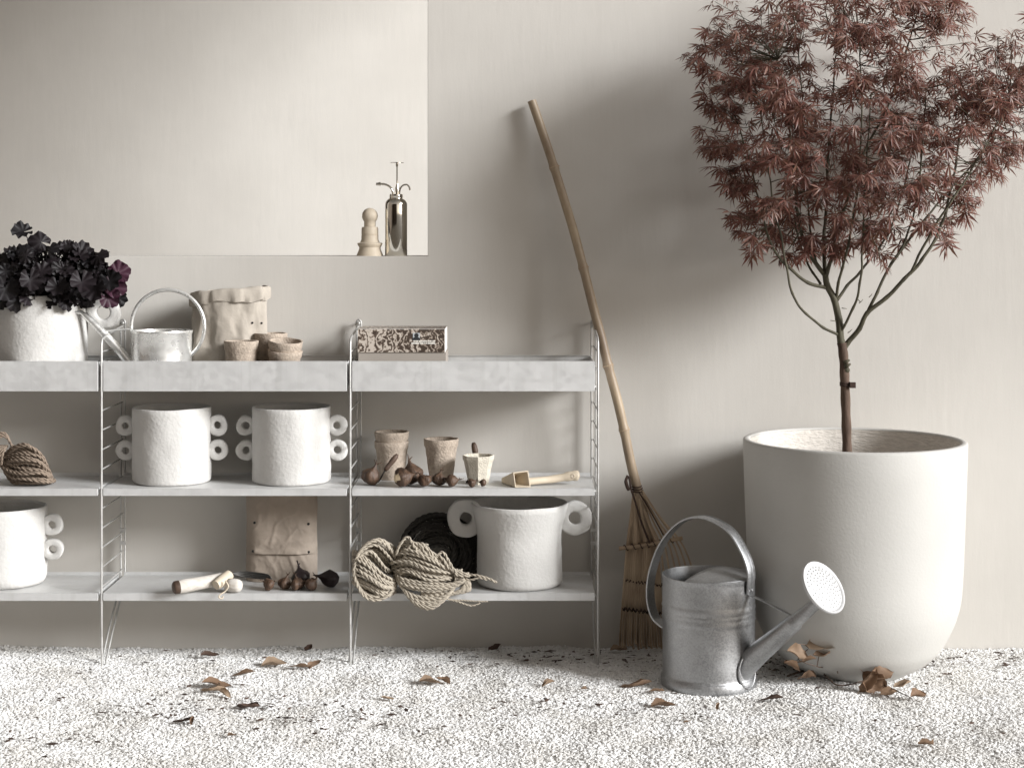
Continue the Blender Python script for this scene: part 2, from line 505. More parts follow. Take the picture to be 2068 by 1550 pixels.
# unseen slab and dark walls added to block sky and sun on most sides
BLOCK_Z = 4.7
m = MB(); m.box(-5.5, 2.6, WALL_Y-.1, 4.2, BLOCK_Z, BLOCK_Z+.2)
tag(obj('sun_block_slab', m, M_block_slab, smooth=None), kind='structure')  # unseen, added to keep sun over the wall top off the rear wall
m = MB(); m.box(-5.7, 1.2, -8.9, -8.7, -.1, BLOCK_Z-.002)
tag(obj('sky_block_wall', m, M_block_wall, smooth=None), 'unseen dark wall added opposite the shelving to cut sky light', 'wall')
m = MB(); m.box(-5.7, -5.5, -8.7, 4.2, -.1, BLOCK_Z-.002)
tag(obj('end_block_wall', m, M_block_wall, smooth=None), 'unseen dark wall added at the far end to cut fill light', 'wall')

# gravel: individual stones strewn over the bed
def gravel():
    m = MB()
    x0, x1, y0, y1 = -2.7, 2.8, -1.75, WALL_Y-.004
    nx, ny = 260, 100
    vs = [(x0+(x1-x0)*i/nx, y0+(y1-y0)*j/ny, 0) for j in range(ny+1) for i in range(nx+1)]
    vs = [(x, y, gz(x, y)-.0018) for x, y, z in vs]
    fs = [(j*(nx+1)+i, j*(nx+1)+i+1, (j+1)*(nx+1)+i+1, (j+1)*(nx+1)+i) for j in range(ny) for i in range(nx)]
    m.add(vs, fs)
    o = obj('gravel', m, M_ground, smooth=180)
    tag(o, kind='stuff')
    ng = bpy.data.node_groups.new('strew_stones', 'GeometryNodeTree')
    ng.interface.new_socket('Geometry', in_out='INPUT', socket_type='NodeSocketGeometry')
    ng.interface.new_socket('Geometry', in_out='OUTPUT', socket_type='NodeSocketGeometry')
    N, L = ng.nodes.new, ng.links.new
    gi, go = N('NodeGroupInput'), N('NodeGroupOutput')
    dp = N('GeometryNodeDistributePointsOnFaces')
    dp.inputs['Density'].default_value = 32000
    L(gi.outputs[0], dp.inputs['Mesh'])
    jn = N('GeometryNodeJoinGeometry')
    g2i = N('GeometryNodeGeometryToInstance')
    for k in range(5):
        ico = N('GeometryNodeMeshIcoSphere'); ico.inputs['Radius'].default_value = .0044; ico.inputs['Subdivisions'].default_value = 2
        pos = N('GeometryNodeInputPosition')
        nt_ = N('ShaderNodeTexNoise'); nt_.inputs['Scale'].default_value = 150; nt_.inputs['Detail'].default_value = 1
        off = N('ShaderNodeVectorMath'); off.operation = 'ADD'; off.inputs[1].default_value = (k*3.1, k*1.7, k*5.3)
        L(pos.outputs[0], off.inputs[0]); L(off.outputs[0], nt_.inputs['Vector'])
        sb = N('ShaderNodeVectorMath'); sb.operation = 'SUBTRACT'; sb.inputs[1].default_value = (.5,.5,.5)
        L(nt_.outputs['Color'], sb.inputs[0])
        sc = N('ShaderNodeVectorMath'); sc.operation = 'SCALE'; sc.inputs['Scale'].default_value = .0080
        L(sb.outputs[0], sc.inputs[0])
        sp = N('GeometryNodeSetPosition'); L(ico.outputs[0], sp.inputs['Geometry']); L(sc.outputs[0], sp.inputs['Offset'])
        gt = N('GeometryNodeGeometryToInstance'); L(sp.outputs[0], gt.inputs[0])
        L(gt.outputs[0], jn.inputs[0])
    ip = N('GeometryNodeInstanceOnPoints'); ip.inputs['Pick Instance'].default_value = True
    L(dp.outputs['Points'], ip.inputs['Points']); L(jn.outputs[0], ip.inputs['Instance'])
    rr = N('FunctionNodeRandomValue'); rr.data_type = 'FLOAT_VECTOR'
    rr.inputs[0].default_value = (-.55,-.55,0); rr.inputs[1].default_value = (.55,.55,6.28)
    L(rr.outputs[0], ip.inputs['Rotation'])
    rs = N('FunctionNodeRandomValue'); rs.data_type = 'FLOAT_VECTOR'
    rs.inputs[0].default_value = (.6,.6,.5); rs.inputs[1].default_value = (1.7,1.5,.95); rs.inputs['Seed'].default_value = 4
    L(rs.outputs[0], ip.inputs['Scale'])
    tr = N('GeometryNodeTranslateInstances'); tr.inputs['Local Space'].default_value = False
    rt = N('FunctionNodeRandomValue'); rt.data_type = 'FLOAT_VECTOR'
    rt.inputs[0].default_value = (0,0,-.0030); rt.inputs[1].default_value = (0,0,.0010); rt.inputs['Seed'].default_value = 9
    L(ip.outputs[0], tr.inputs['Instances']); L(rt.outputs[0], tr.inputs['Translation'])
    sm = N('GeometryNodeSetMaterial'); sm.inputs['Material'].default_value = M_gravel
    L(tr.outputs[0], sm.inputs['Geometry'])
    j2 = N('GeometryNodeJoinGeometry'); L(sm.outputs[0], j2.inputs[0]); L(gi.outputs[0], j2.inputs[0])
    L(j2.outputs[0], go.inputs[0])
    md = o.modifiers.new('stones', 'NODES'); md.node_group = ng
gravel()

# ================================================================== shelving
UPR = [-2.127, -1.3245, -0.5217, 0.2775]        # upright positions
RX_Y, FR_Y = 0.297, 0.0                          # rear and front rods
shelf = thing('shelving_unit', (-0.52, 0.15, 0.02), 'low galvanised metal shelving with three bays and wire ladder sides against the wall', 'shelving')
def ladder(x):
    m = MB()
    rr = .0036
    top_r, bend = 1.128, 1.066
    foot = Vector((x, FR_Y+.004, .004))
    # front rod with its rise to the back and the long front leg
    fr = [Vector((x, RX_Y-.002, 1.098)), Vector((x, RX_Y-.05, 1.095)), Vector((x, .05, bend+.012)), Vector((x, .006, bend+.004)),
          Vector((x, FR_Y, bend-.012)), Vector((x, FR_Y, .8)), Vector((x, FR_Y, .4)), Vector((x, FR_Y, .2)), foot]
    m.tube(fr, rr, 8)
    lf = obj('ladder_frame', m, M_wire, shelf, smooth=60)
    # rear hairpin: two rods meeting in a loop, ending in a slanting leg to the front foot
    h = MB()
    path = []
    for s in (-1, 1):
        leg = [Vector((x+s*.0065, FR_Y+.012, .006)), Vector((x+s*.0068, .12, .10)), Vector((x+s*.007, RX_Y-.012, .222)), Vector((x+s*.007, RX_Y, .25)), Vector((x+s*.007, RX_Y, .6)), Vector((x+s*.007, RX_Y, 1.09))]
        path.append(leg)
    arc = [Vector((x+.0085*math.cos(t), RX_Y, 1.106+.014*math.sin(t))) for t in np.linspace(math.pi+.5, -.5, 12)]
    full = path[0] + arc + list(reversed(path[1]))
    h.tube(full, .0033, 8)
    obj('rear_rod', h, M_wire, lf, smooth=60)
    z = 1.03
    k = 0
    while z > .27:
        g_ = MB()
        g_.tube([(x, FR_Y+.001, z), (x, RX_Y, z)], .0026, 6)
        obj('rung', g_, M_wire, lf, smooth=60)
        z -= .0632
    w = MB()
    w.lathe([(0,.004),(.0035,.0038),(.006,.002),(.0065,0)], 12, M=Matrix.Translation((x, RX_Y-.004, 1.108)) @ Matrix.Rotation(R(90), 4, 'X'))
    w.tube([(x, RX_Y, 1.108), (x, WALL_Y+.01, 1.108)], .003, 6)
    obj('screw', w, M_wire, lf, smooth=60)
    for zz in (.40, .355):
        w = MB(); w.box(x-.010, x+.010, RX_Y-.006, RX_Y+.005, zz, zz+.012)
        obj('clip', w, M_wire, lf, smooth=60)
for x in UPR: ladder(x)
for b in range(3):
    xa, xb = UPR[b]+.006, UPR[b+1]-.011
    y0, y1 = -.004, RX_Y-.006
    # tray
    m = MB(); t = .0016
    zt, zb = .9985, .903
    m.box(xa, xb, y0, y0+t, zb, zt)                     # front
    m.box(xa, xb, y0, y0+.010, zt+.0002, zt+.0018)      # folded front edge
    tray = obj('tray_shelf', m, M_shelf, shelf, smooth=None, bevel=.0006, seg=1)
    m = MB()
    m.box(xa+.001, xb-.001, y0+t+.0003, y1-t-.0003, .9125, .914)
    m.box(xa, xb, y0+t+.0002, y0+.012, zb+.0001, zb+.0016)
    obj('tray_floor', m, M_shelf, tray, smooth=None)
    m = MB(); m.box(xa, xb, y1-t, y1, zb, zt+.001)
    m.box(xa, xb, y1-.008, y1-t-.0002, zt-.0006, zt+.001)
    obj('tray_back', m, M_shelf, tray, smooth=None)
    for xe, s in ((xa, 1), (xb, -1)):
        m = MB(); m.box(min(xe, xe+s*t), max(xe, xe+s*t), y0+t+.0002, y1-t-.0002, zb+.004, zt-.002)
        for yy in (.03, .26):
            m.tube([(xe+s*.006, yy, zb+.012), (xe-s*.007, yy, zb+.012)], .004, 8)
        obj('tray_end', m, M_shelf, tray, smooth=30)
    for zt, zb in ((.5895, .5665), (.2525, .2285)):
        m = MB()
        m.box(xa, xb, y0, y0+t, zb, zt-.0006)            # front fold
        m.box(xa, xb, y0, y1-t-.0003, zt-.0004, zt+.0010)
        sh = obj('flat_shelf', m, M_shelf, shelf, smooth=None, bevel=.0006, seg=1)
        m = MB(); m.box(xa, xb, y1-t, y1, zt-.015, zt+.011)
        obj('back_lip', m, M_shelf, sh, smooth=None)
        for xe, s in ((xa, 1), (xb, -1)):
            m = MB(); m.box(min(xe, xe+s*t), max(xe, xe+s*t), y0+t+.0004, y1-t-.0004, zb+.003, zt-.0008)
            for yy in (.03, .26):
                m.tube([(xe+s*.006, yy, zb+.010), (xe-s*.007, yy, zb+.010)], .004, 8)
            obj('end_fold', m, M_shelf, sh, smooth=30)

# ================================================================== white handled pots
def clay_disp(seed, amp):
    def f(v, th, i):
        d = nz(v, 14, seed)*amp + nz(v, 38, seed)*amp*.55
        n = Vector((v.x, v.y, 0))
        if n.length > .02: n.normalize()
        else: n = Vector((0,0,0))
        return v + n*d + Vector((0,0,nz(v, 11, seed+5)*amp*.9*(v.z > .05)))
    return f
def clay_pot(c, rad, h, rings, seed, label, flare=0.0, waist=0.0, foot=.012, name='handled_pot', group='white paper clay pots on the shelves'):
    t = thing(name, c, label, 'pot', group)
    prof = []
    for k in range(5):
        a = math.pi/2*k/4
        prof.append((rad*(1-foot/rad)+foot*math.sin(a)-.0, foot-foot*math.cos(a)))
    for k in range(1, 15):
        u = k/14
        r = rad + flare*max(0, u-.55)**1.5*2.4 - waist*math.sin(math.pi*u)
        prof.append((r, foot+(h-foot)*u))
    wt = .011
    rt = prof[-1][0]
    prof += [(rt-.003, h+.0025), (rt-wt*.6, h+.002), (rt-wt, h-.004)]
    prof = [(0, 0)] + prof
    m = MB()
    m.lathe(prof, 84, c, disp=clay_disp(seed, .0022))
    obj('body', m, M_clay, t, smooth=180)
    m = MB()
    m.lathe([(rt-wt-.0003, h-.0045), (rad-wt, h*.5), (rad-wt-.004, .03), (0, .024)], 60, c)
    obj('inner_wall', m, M_clay_in, t, smooth=180)
    for (x, z, ro, rh) in rings:
        x -= .005*(1 if x > c[0] else -1)
        m = MB()
        maj, mi = (ro+rh)/2, (ro-rh)/2
        th = .0155
        vs, fs = [], []
        A, B = 44, 16
        for i in range(A):
            a = 2*math.pi*i/A
            for j in range(B):
                b = 2*math.pi*j/B
                cb, sb = math.cos(b), math.sin(b)
                # squarish cross-section
                pb = (abs(cb)**.62)*(1 if cb > 0 else -1); ps = (abs(sb)**.38)*(1 if sb > 0 else -1)
                rr = maj + mi*pb
                p = Vector((x + rr*math.cos(a), c[1] + th*ps, z + rr*math.sin(a)))
                d = nz(p, 30, seed+9)*.0038
                dirv = Vector((math.cos(a)*pb, ps, math.sin(a)*pb))
                vs.append(p + dirv*d)
        for i in range(A):
            for j in range(B):
                fs.append((i*B+j, ((i+1) % A)*B+j, ((i+1) % A)*B+(j+1) % B, i*B+(j+1) % B))
        m.add(vs, fs)
        # clay pressed on where the ring meets the wall of the pot
        sg = 1 if x > c[0] else -1
        m.lathe([(0,-1),(.5,-.866),(.866,-.5),(1,0),(.866,.5),(.5,.866),(0,1)], 16, M=Matrix.Translation((x-sg*(maj+mi*.35), c[1], z)) @ Matrix.Diagonal((mi*1.0, th*1.02, ro*.50, 1)), disp=lambda v, th_, i: v*(1+.12*nz(v, 2, seed)))
        obj('ring_handle', m, M_clay, t, smooth=180)
    return t
Zm, Zb, Zt = .5905+.0006, .2535+.0006, .9145
clay_pot((-1.128, .15, Zm), .129, .245, [(-1.284,.7775,.0345,.0115),(-1.283,.6955,.0345,.0115),(-.972,.7775,.0345,.0115),(-.970,.6955,.0345,.0115)], 1.2,
         'white handled pot on the middle shelf, nearer the rope coil end of its bay')
clay_pot((-.7306, .15, Zm), .129, .247, [(-.886,.7775,.0345,.0115),(-.885,.6955,.0345,.0115),(-.575,.7775,.0345,.0115),(-.574,.6955,.0345,.0115)], 4.7,
         'white handled pot on the middle shelf, directly above the brown paper bag')
clay_pot((-1.681, .15, Zb), .135, .254, [(-1.519,.449,.036,.012),(-1.517,.367,.036,.012),(-1.843,.449,.036,.012),(-1.845,.367,.036,.012)], 8.1,
         'white handled pot on the bottom shelf, cut off by the photo edge', foot=.028)
clay_pot((.0246, .14, Zb), .142, .268, [(-.158,.472,.064,.0205),(.2125,.472,.0575,.0205)], 12.9,
         'white pot with two large ring handles beside the rope hanks', flare=.028, waist=.003, foot=.02)
clay_pot((-1.556, .15, Zt), .145, .294, [(-1.349,.1*0+1.151,.056,.023),(-1.763,1.151,.056,.023)], 17.3,
         'white pot holding the dark leafy plant on the top tray', foot=.02)
m = MB(); m.lathe([(0,.0),(.06,.008),(.125,.002),(.1325,-.004)], 40, (-1.556,.15,1.175), disp=lambda v,th,i: v+Vector((0,0,nz(v,40)*.008)))
tag(obj('potting_soil', m, M_soil, smooth=180), 'dark soil filling the white pot under the dark leaves', 'soil')

# dark coral bell plant
def scallop(seed, cup=.5):
    r_ = random.Random(seed)
    m = MB()
    n = 40
    vs = [(0, 0, 0)]
    ph = r_.random()*6
    for ring, f in enumerate((.38, .72, 1.0)):
        for k in range(n):
            a = -math.pi*.93 + 2*math.pi*.93*k/(n-1)
            lob = .78 + .17*abs(math.cos(a*2.5)) + .06*abs(math.cos(a*8.5))
            if ring < 2: lob = .9 if ring == 0 else .84+.12*abs(math.cos(a*3.5))
            rad = f*lob*(1.0+.12*math.cos(a))
            z = cup*f*f*.35 + (.17 if ring == 2 else .05 if ring == 1 else 0)*math.sin(a*9+ph) + .30*f*abs(math.sin(a))*(1 if cup > 0 else -.6) + .10*f*f*math.sin(a*2+ph*2) + r_.uniform(-.03,.03)*(ring == 2)
            vs.append((rad*math.cos(a), rad*math.sin(a), z))
    fs = []
    for k in range(n-1):
        fs.append((0, 1+k, 2+k))
        for q in range(2):
            fs.append((1+q*n+k, 1+(q+1)*n+k, 2+(q+1)*n+k, 2+q*n+k))
    m.add(vs, fs)
    return mesh_of(m, 180)
scal = [scallop(s, c) for s, c in ((1,.6),(2,-.7),(3,.2),(4,-.4))]
scal_v = scallop(9, .3)
for s in scal: s.materials.append(M_heuch)
scal_v.materials.append(M_heuch_v)
plant = thing('leafy_plant', (-1.556,.15,1.18), 'dark purple-black plant with ruffled leaves in the white pot on the top tray', 'plant')
def orient(normal, heading):
    n = Vector(normal).normalized()
    h = Vector(heading); h = (h - n*h.dot(n))
    h = h.normalized() if h.length > 1e-5 else n.orthogonal().normalized()
    return Matrix((h, n.cross(h), n)).transposed()
def place(me, name, parent, p, rot, sc):
    o = bpy.data.objects.new(name, me); C.objects.link(o)
    o.matrix_world = Matrix.Translation(p) @ rot.to_4x4() @ Matrix.Scale(sc, 4)
    o.parent = parent
    o.matrix_parent_inverse = Matrix.Translation(-Vector(parent.location))
    return o
pc = Vector((-1.556,.15,1.19))
stems = MB()
for i in range(330):
    a = random.uniform(0, 2*math.pi)
    el = math.asin(random.uniform(-.18, .93))
    rr = random.uniform(.62, 1.06)
    out = Vector((math.cos(a)*math.cos(el), math.sin(a)*math.cos(el), math.sin(el)))
    p = pc + Vector((out.x*.235*rr, out.y*.155*rr, max(out.z, -.1)*.165*rr + .018))
    if p.y > .295: p.y = .295 - random.random()*.03
    nrm = out + Vector((0, -.35, .55)) + Vector((random.uniform(-.9,.9), random.uniform(-.9,.9), random.uniform(-.8,.6)))
    head = Vector((out.x, out.y*.7, -.25 + out.z*.4)) + Vector((random.uniform(-.5,.5), random.uniform(-.5,.5), random.uniform(-.4,.4)))
    o = place(random.choice(scal), 'leaf', plant, p, orient(nrm, head), random.uniform(.021, .037))
    stems.tube(cr([pc+Vector((out.x*.04, out.y*.04, -.01)), pc+(p-pc)*.55+Vector((0,0,.03)), p], 4), .0018, 5)
for (px, py, yy, hx, hz, s) in ((118,600,.0,.1,-1,.045),(195,600,.02,.35,-1,.052),(165,590,-.01,.0,-1,.05),(8,600,.0,-.3,-1,.05),(60,585,0,-.1,-.9,.046),(225,585,.06,.6,-.9,.048),(75,488,.12,-1,.1,.045),(140,494,.12,1,.4,.045),(40,482,.12,-1,-.25,.042),(170,508,.1,1,.15,.042),(205,530,.08,1,-.2,.042),(100,498,.06,.2,.6,.04)):
    p = P(px, py-12 if hz < 0 else py, yy)
    p = p - Vector((hx, 0, hz)).normalized()*.012
    o = place(random.choice(scal), 'leaf', plant, p, orient((random.uniform(-.7,.7), -.8, random.uniform(.1,.9)), (hx, random.uniform(-.2,.5), hz)), s*.88)
    stems.tube(cr([pc, pc+(p-pc)*.6+Vector((0,0,.04)), p], 4), .0018, 5)
for (px, py, yy, hx, hz, s) in ((243,578,.08,.9,-.3,.042),(252,552,.1,.9,.4,.040),(232,600,.06,.7,-.7,.038)):
    p = P(px-14, py, yy)
    o = place(scal_v, 'leaf', plant, p, orient((.3, -1, .3), (hx, 0, hz)), s)
    o['label'] = 'purple younger leaf'
    stems.tube(cr([pc, pc+(p-pc)*.6+Vector((0,0,.03)), p], 4), .0018, 5)
obj('stems', stems, M_heuch, plant, smooth=180)['kind'] = 'stuff'

# ================================================================== small watering can on the tray
def small_can():
    Y = .105; k = mpx(Y)
    c = P(326, 700, Y); cx = c.x
    t = thing('small_watering_can', (cx, Y, Zt), 'small shiny tin watering can with hoop handle on the top tray', 'watering can')
    r, h = .1005, .180
    m = MB()
    prof = [(0,0),(r-.002,0),(r,.003),(r,.010),(r-.0015,.012),(r-.0015,h-.012),(r,h-.010),(r+.002,h-.004),(r+.001,h),(r-.003,h-.001),(r-.005,h-.006),(r-.005,.01),(0,.008)]
    m.lathe(prof, 72, (cx, Y, Zt), disp=lambda v, th, i: v*(1+.006*math.sin(th*3+v.z*20)*(0 < v.z < .15)))
    obj('body', m, M_tin, t, smooth=50)
    m = MB()
    hc = P(339, 659, Y)
    pts = []
    for a in np.linspace(R(188), R(-62), 40):
        pts.append(hc + Vector((math.cos(a)*.1205, 0, math.sin(a)*.1205)))
    m.tube(pts, .0062, 10)
    m.tube([pts[0], pts[0]+Vector((.004,0,-.03)), Vector((cx-r+.001, Y, pts[0].z-.045))], .005, 8)
    obj('hoop_handle', m, M_tin, t, smooth=180)
    m = MB()
    sp = [P(272,752,Y-.02), P(258,728,Y-.02), P(212,676,Y-.02), P(170,634,Y-.02)]
    m.tube(cr(sp, 5), [.019 - .0085*i/15 for i in range(16)], 14)
    obj('spout', m, M_tin, t, smooth=60)
    m = MB()
    m.tube([P(174,638,Y-.02), P(165,631,Y-.02), P(150,629.5,Y-.02), P(139,629,Y-.02)], [.0105,.0098,.0078,.0085], 14, flat=.72)
    obj('spout_lip', m, M_tin, t, smooth=60)
    m = MB(); m.tube([P(206,669,Y-.02), P(236,666,Y-.01), P(267,664,Y)], .0036, 8)
    obj('brace', m, M_tin, t, smooth=60)
small_can()

# ================================================================== paper bags
def paper_bag():
    Y = .198; k = mpx(Y)
    cx = P(464, 700, Y).x
    t = thing('paper_bag', (cx, Y, Zt), 'open kraft paper bag with rolled down rim on the top tray', 'paper bag')
    h = P(464, 590, Y).z - Zt
    A, B = .126, .080
    seg, rows = 140, 46
    rb = random.Random(31)
    def ridge(p, sc, o): return max(0, 1-abs(nz(p, sc, o))*5.5)
    def shell(u, th):
        c_, s_ = math.cos(th), math.sin(th)
        ex = .80
        x = A*abs(c_)**ex*(1 if c_ > 0 else -1); y = B*abs(s_)**ex*(1 if s_ > 0 else -1)
        p = Vector((x, y, u*h*.7))
        f = .007*math.sin(th*5+u*2.6+1.0) * (.35+.65*math.sin(math.pi*min(1, u*1.15))) + .004*math.sin(th*9-u*4)
        f += .0045*ridge(p, 7.5, 2.2) + .0026*ridge(p, 15, 8.1) + .0016*ridge(p, 31, 4.4) + .005*nz(p, 11, 6)
        q = Vector((x, y, 0)).normalized()
        return Vector((x, y, u*h)) + q*(f - .008)
    def wall(u, th):
        return shell(u, th)
    m = MB(); vs, fs = [], []
    for i in range(rows+1):
        for k_ in range(seg):
            vs.append(shell(i/rows, 2*math.pi*k_/seg) + Vector((cx, Y, Zt+.001)))
    for i in range(rows):
        for k_ in range(seg):
            l = (k_+1) % seg
            fs.append((i*seg+k_, i*seg+l, (i+1)*seg+l, (i+1)*seg+k_))
    fs.append(tuple(reversed(range(seg))))
    m.add(vs, fs)
    obj('bag_body', m, M_kraft, t, smooth=45)
    # rolled cuff
    m = MB(); vs, fs = [], []
    seg = 140
    prof = [(.002,-.036),(.0085,-.032),(.0095,-.014),(.009,0.002),(.005,.010),(-.003,.012),(-.007,.006),(-.008,-.03)]
    for k_ in range(seg):
        th = 2*math.pi*k_/seg
        base = shell(1.0, th); q = Vector((base.x, base.y, 0)).normalized()
        wob = .010*math.sin(th+math.pi*.55) + .002*math.sin(th*7)
        wl = .0020*math.sin(th*11+2) + .0022*ridge(base, 22, 3) + rb.uniform(-.0003,.0003)
        for (o_, z_) in prof:
            vs.append(Vector((cx, Y, Zt+h)) + Vector((base.x, base.y, 0)) + q*(o_ + wl + (.002*math.sin(th*17) if z_ < 0 else 0)) + Vector((0,0,z_ + wob + (wl*1.3 + .004*math.sin(th*3+1) if z_ < -.03 else 0))))
    n = len(prof)
    for k_ in range(seg):
        l = (k_+1) % seg
        for j in range(n-1):
            fs.append((k_*n+j, l*n+j, l*n+j+1, k_*n+j+1))
    m.add(vs, fs)
    obj('rolled_rim', m, M_kraft, t, smooth=50)
    for (px, py) in ((515,650),(532,651)):
        p = P(px, py, Y)
        # sits on the shell
        th = math.atan2(-math.sqrt(max(0, 1-((p.x-cx)/A)**2)), (p.x-cx)/A)
        best = min((wall((p.z-Zt)/h, 2*math.pi*q/200) for q in range(100, 200)), key=lambda w: abs(w.x+cx-p.x))
        m = MB(); m.lathe([(0,.0006),(.0034,.0005),(.0036,-.002)], 14, M=Matrix.Translation((p.x, Y+best.y-.0035, p.z)) @ Matrix.Rotation(R(90), 4, 'X'))
        obj('punched_hole', m, M_hole, t, smooth=60)
paper_bag()
def paper_bag_low():
    Y = .20
    a, b = P(498, 1195, Y), P(641, 1195, Y)
    z0, z1 = Zb, .548
    t = thing('paper_bag', ((a.x+b.x)/2, Y, z0), 'brown paper bag with four punched holes standing on the bottom shelf', 'paper bag')
    w = b.x-a.x; cx = (a.x+b.x)/2
    m = MB(); vs, fs = [], []
    nx, nz_ = 60, 72
    def front(u, v, s):
        p = Vector((cx+(u-.5)*w, Y, z0+(z1-z0)*v))
        d = .038*(1-.75*v)
        rg = lambda sc, o: max(0, 1-abs(nz(p, sc, o))*5.5)
        pl = (.0055*rg(6.5, 3) + .003*rg(14, 9) + .0015*rg(29, 1) + .006*nz(p, 9, 4))*(v > .05)
        fold = .009 if v > .31 else 0
        edge = 1-(abs(u-.5)*2)**6
        return Vector((p.x + nz(p, 12, 6)*.003, Y + s*((d + fold)*edge + pl*edge) , p.z + (nz(p, 20, 8)*.008 if v > .98 else 0)))
    for s in (-1, 1):
        base = len(vs)
        for j in range(nz_+1):
            for i in range(nx+1):
                vs.append(front(i/nx, j/nz_, s))
        for j in range(nz_):
            for i in range(nx):
                q = (base+j*(nx+1)+i, base+j*(nx+1)+i+1, base+(j+1)*(nx+1)+i+1, base+(j+1)*(nx+1)+i)
                fs.append(q if s < 0 else tuple(reversed(q)))
    m.add(vs, fs)
    obj('bag_body', m, M_kraft2, t, smooth=50)
    for (px, py) in ((514,1055),(623,1058),(512,1112),(623,1114)):
        p = P(px, py, Y-.03)
        u, v = (p.x-cx)/w+.5, (p.z-z0)/(z1-z0)
        q = front(u, v, -1)
        m = MB(); m.lathe([(0,.0008),(.0042,.0007),(.0045,-.004)], 16, M=Matrix.Translation((q.x, q.y-.0012, q.z)) @ Matrix.Rotation(R(90), 4, 'X'))
        obj('punched_hole', m, M_hole, t, smooth=60)
paper_bag_low()

# ================================================================== peat pots
def peat_pot(name, c, r0, r1, h, label, seed=0, tilt=(0,0), mat_=None, stack=1, seg=48, cells=True):
    M_ = mat_ or M_peat
    t = thing(name, c, label, 'plant pot', 'fibre seedling pots')
    mt = Matrix.Translation(c) @ Matrix.Rotation(tilt[0], 4, 'X') @ Matrix.Rotation(tilt[1], 4, 'Y')
    for s in range(stack):
        zo = s*h*.26
        m = MB(); prof = []
        n = 14
        for k in range(n+1):
            u = k/n
            r = r0+(r1-r0)*u
            if u > .80: r += .0022
            if .80 < u < .88: r += .0006
            prof.append((r, h*u))
        prof = [(0,.0), (r0-.003, 0)] + prof + [(r1+.001, h+.0015), (r1-.0035, h+.001), (r1-.004, h-.004), (r0-.003, .006), (0, .005)]
        def disp(v, th, i, s=s):
            n_ = Vector((v.x, v.y, 0)); n_ = n_.normalized() if n_.length > .01 else Vector((0,0,0))
            e = .0
            if cells and .1*h < v.z < .78*h:
                e = .0009*math.sin(th*30)*math.sin(v.z*420)
            return v + n_*(nz(v, 60, seed+s)*.0014 + e) + Vector((0,0,zo + nz(v, 45, seed+s+3)*.0012*(v.z > h*.6)))
        m.lathe(prof, seg, disp=disp, M=mt)
        obj('pot', m, M_, t, smooth=60 if seg > 8 else 28)
    return t
def pp(px, Y, z): v = P(px, 700, Y); return (v.x, Y, z)
peat_pot('peat_pot', pp(487,.07,Zt), .041, .054, .146, 'brown fibre pot standing in front of the kraft bag on the top tray', 1)
peat_pot('peat_pot', pp(547,.17,Zt), .041, .053, .166, 'taller fibre pot behind the others, beside the kraft bag', 2)
peat_pot('peat_pot', pp(572,.075,Zt), .038, .0545, .118, 'two nested fibre pots, tilted, last in line on the middle top tray', 3, tilt=(R(7), R(4)), stack=2, mat_=M_peat)
peat_pot('peat_pot', pp(791,.21,Zm), .041, .056, .125, 'stack of nested fibre pots on the middle shelf behind the chestnut bulbs', 4, stack=2)
peat_pot('peat_pot', pp(891,.18,Zm), .038, .0565, .137, 'single tall fibre pot standing beside the dark trowel', 5)
# octagonal pale pot
peat_pot('octagonal_pot', pp(966,.10,Zm), .033, .051, .092, 'pale eight-sided fibre pot between the bulbs and the wooden scoop', 6, mat_=M_peat_light, seg=8, cells=False)

